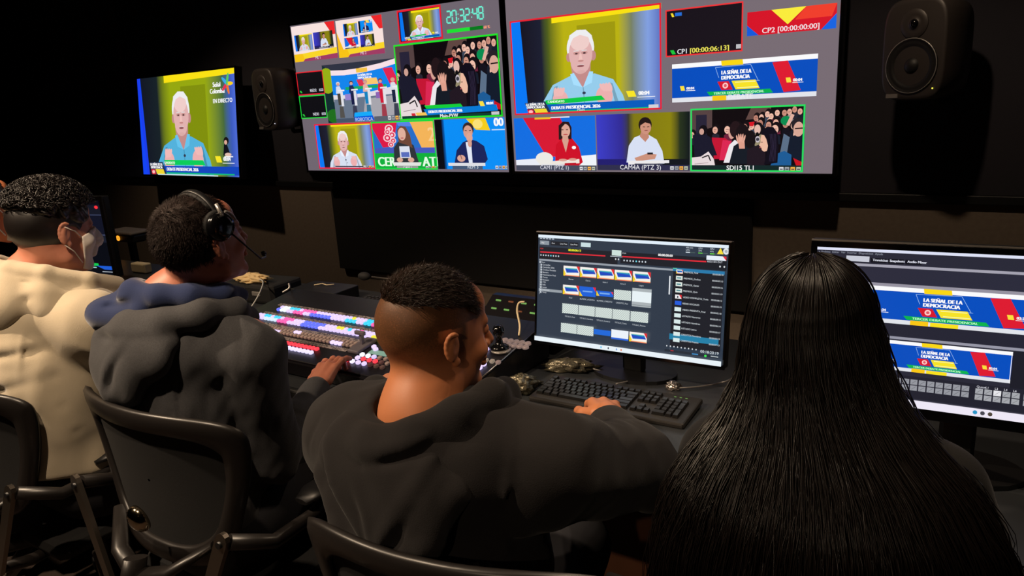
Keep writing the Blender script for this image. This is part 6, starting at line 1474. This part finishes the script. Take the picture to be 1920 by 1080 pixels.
# ------------------------------------------------------------------ task chairs
def cr(pts, n=6):
    P = [Vector(q) for q in pts]; P = [P[0]*2-P[1]]+P+[P[-1]*2-P[-2]]; out = []
    for i in range(1, len(P)-2):
        for k in range(n):
            s = k/n; out.append(.5*((2*P[i])+(P[i+1]-P[i-1])*s+(2*P[i-1]-5*P[i]+4*P[i+1]-P[i+2])*s*s+(3*P[i]-P[i-1]-3*P[i+1]+P[i+2])*s**3))
    out.append(P[-2]); return out
OUT = cr([(0, .975), (.15, .972), (.25, .962), (.302, .940), (.312, .90), (.295, .82), (.262, .72), (.225, .63), (.165, .575), (.08, .557), (0, .555)])
INN = cr([(0, .915), (.13, .912), (.205, .900), (.242, .875), (.246, .85), (.236, .79), (.212, .72), (.18, .66), (.13, .625), (.07, .612), (0, .610)])
def back_y(x, z): return -.30+.85*x*x-(z-.60)*.10+.02*math.sin((z-.55)*6)
def make_chair():
    t = thing('task_chair', 'task chair', 'chair')
    o_ = [(q.x, q.y) for q in OUT]; i_ = [(q.x, q.y) for q in INN]; n = min(len(o_), len(i_)); o_, i_ = o_[:n], i_[:n]
    o_ = o_+[(-x, z) for x, z in reversed(o_[1:-1])]; i_ = i_+[(-x, z) for x, z in reversed(i_[1:-1])]; n = len(o_)
    # frame ring: rounded section swept between the outer and the inner outline
    SEC = [(0, 0), (.12, .011), (.5, .015), (.88, .010), (1, 0), (.88, -.010), (.5, -.014), (.12, -.010)]
    v, f = [], []
    for (ox, oz), (ix, iz) in zip(o_, i_):
        for s_, d in SEC: x, z = ox+(ix-ox)*s_, oz+(iz-oz)*s_; v.append((x, back_y(x, z)+d, z))
    m = len(SEC)
    for k in range(n):
        for j in range(m): f.append((k*m+j, k*m+(j+1) % m, ((k+1) % n)*m+(j+1) % m, ((k+1) % n)*m+j))
    mesh_obj('backrest_frame', v, f, M_['chair'], t, True)
    v, f = [], []; NR = 7
    for q in range(NR+1):
        s_ = 1-q/NR*.98
        for (ix, iz) in i_:
            x, z = ix*s_*1.01, .77+(iz-.77)*s_*1.01; v.append((x, back_y(x, z)+.002, z))
    for q in range(NR):
        for k in range(n): f.append((q*n+k, q*n+(k+1) % n, (q+1)*n+(k+1) % n, (q+1)*n+k))
    mesh_obj('backrest_mesh', v, f, M_['mesh'], t, True)
    b = MB(); b.tube([(0, -.365, .60), (0, -.385, .54), (0, -.34, .44), (0, -.20, .40), (0, -.05, .40)], [.030, .036, .034, .030, .028], 12, flat=.6)
    for sx in (-1, 1): b.tube([(0, -.37, .555), (sx*.10, -.345, .58), (sx*.19, -.28, .64)], [.024, .022, .016], 10, flat=.6)
    b.build('back_support', M_['chair'], t)
    for sx in (-1,):
        b = MB(); b.lathe([(.006, .016), (.020, .014), (.030, .007), (.034, -.002), (.034, -.010)][::-1], Matrix.Translation((.02, -.352, .70)) @ Matrix.Rotation(math.pi/2+.15, 4, 'X'), 28); b.build('lumbar_knob', M_['chrome'], t)
    b = MB(); b.box((0, .01, .425), (.50, .48, .06), bev=.028); b.build('seat', M_['mesh'], t)
    b = MB(); b.box((0, -.02, .37), (.22, .26, .05), bev=.012); b.build('mechanism', M_['black'], t)
    for sx in (-1, 1):
        b = MB(); b.tube([(sx*.08, -.10, .385), (sx*.13, -.25, .40), (sx*.165, -.345, .44)], [.018, .018, .016], 10); b.build('arm_bracket', M_['chair'], t)
        top, bot = Vector((sx*.300, -.322, .720)), Vector((sx*.165, -.350, .430)); L = (top-bot).length; ax = (top-bot).normalized()
        yx = Vector((0, -1, 0)); xx = ax.cross(yx).normalized(); yx = xx.cross(ax)
        T = Matrix.Translation(bot) @ Matrix((xx, ax, -yx)).transposed().to_4x4()
        b = MB(); pl = [(-.014, 0), (.014, 0), (.018, L-.02), (.016, L-.006), (.009, L+.004), (0, L+.007), (-.009, L+.004), (-.016, L-.006), (-.018, L-.02)]
        b.prism(pl, -.006, .006, T); b.build('arm_upright', M_['alu'], t)
        b = MB(); b.cyl(tuple(T @ Vector((0, L-.022, -.012))), tuple(T @ Vector((0, L-.022, .009))), .008, n=14); b.build('pivot', M_['black'], t)
        b = MB(); b.tube([(sx*.300, -.312, .700), (sx*.330, -.22, .655), (sx*.334, -.10, .66), (sx*.325, .02, .682)], [.018, .018, .017, .016], 10); b.build('arm_link', M_['chair'], t)
        b = MB(); q = [(sx*.318, -.12, .700), (sx*.320, -.08, .706), (sx*.322, .05, .706), (sx*.318, .15, .700), (sx*.312, .19, .692)]; b.tube(q, [.022, .040, .044, .040, .020], 14, flat=.36); b.build('armrest', M_['black'], t)
    b = MB(); b.cyl((0, 0, .10), (0, 0, .40), .026, n=16); b.build('gas_lift', M_['black'], t)
    for k in range(5):
        a = k*2*math.pi/5+.3; c_, s_ = math.cos(a), math.sin(a)
        b = MB(); b.tube([(0, 0, .115), (.14*c_, .14*s_, .10), (.30*c_, .30*s_, .075)], [.030, .024, .016], 10, flat=.7); g = b.build('base_leg', M_['alu'], t)
        b = MB(); T = Matrix.Translation((.30*c_, .30*s_, .029)) @ Matrix.Rotation(a, 4, 'Z')
        for dx in (-.012, .012): b.lathe([(.020, -.008), (.028, -.006), (.028, .006), (.020, .008)], T @ Matrix.Translation((0, dx, 0)) @ Matrix.Rotation(math.pi/2, 4, 'X'), 18)
        b.cyl(tuple(T @ Vector((0, 0, .0))), tuple(T @ Vector((0, 0, .05))), .007, n=8); b.build('caster', M_['black'], g)
    return t
ch0 = make_chair()
def copy_tree(o, parent=None):
    c = o.copy(); COL.objects.link(c); c.parent = parent
    for k in o.children: copy_tree(k, c)
    return c
CH = [(-1.665, 1.13, .03, 'black mesh-back task chair of the headphone wearer, round metal knob on its back'),
      (-.765, 1.065, .18, 'black task chair under the person in the black hoodie, only its curved back rail showing'),
      (-2.40, 1.02, .02, 'black task chair of the masked person in the cream hoodie'),
      (-.175, 1.14, .0, 'black task chair under the long-haired person, a sliver of top rail at the bottom edge'),
      (-2.99, 1.09, .0, 'black task chair at the far left under the cut-off person')]
for i, (x, y, rz, lab) in enumerate(CH):
    c = ch0 if i == 0 else copy_tree(ch0)
    c.location = (x, y, 0); c.scale = ((1, 1, 1), (.96, 1, .95), (.98, 1, .97), (.95, 1, .945), (1, 1, .95))[i]; c.rotation_euler = (0, 0, rz); c['label'] = lab; c['group'] = 'task chairs along the control desk'
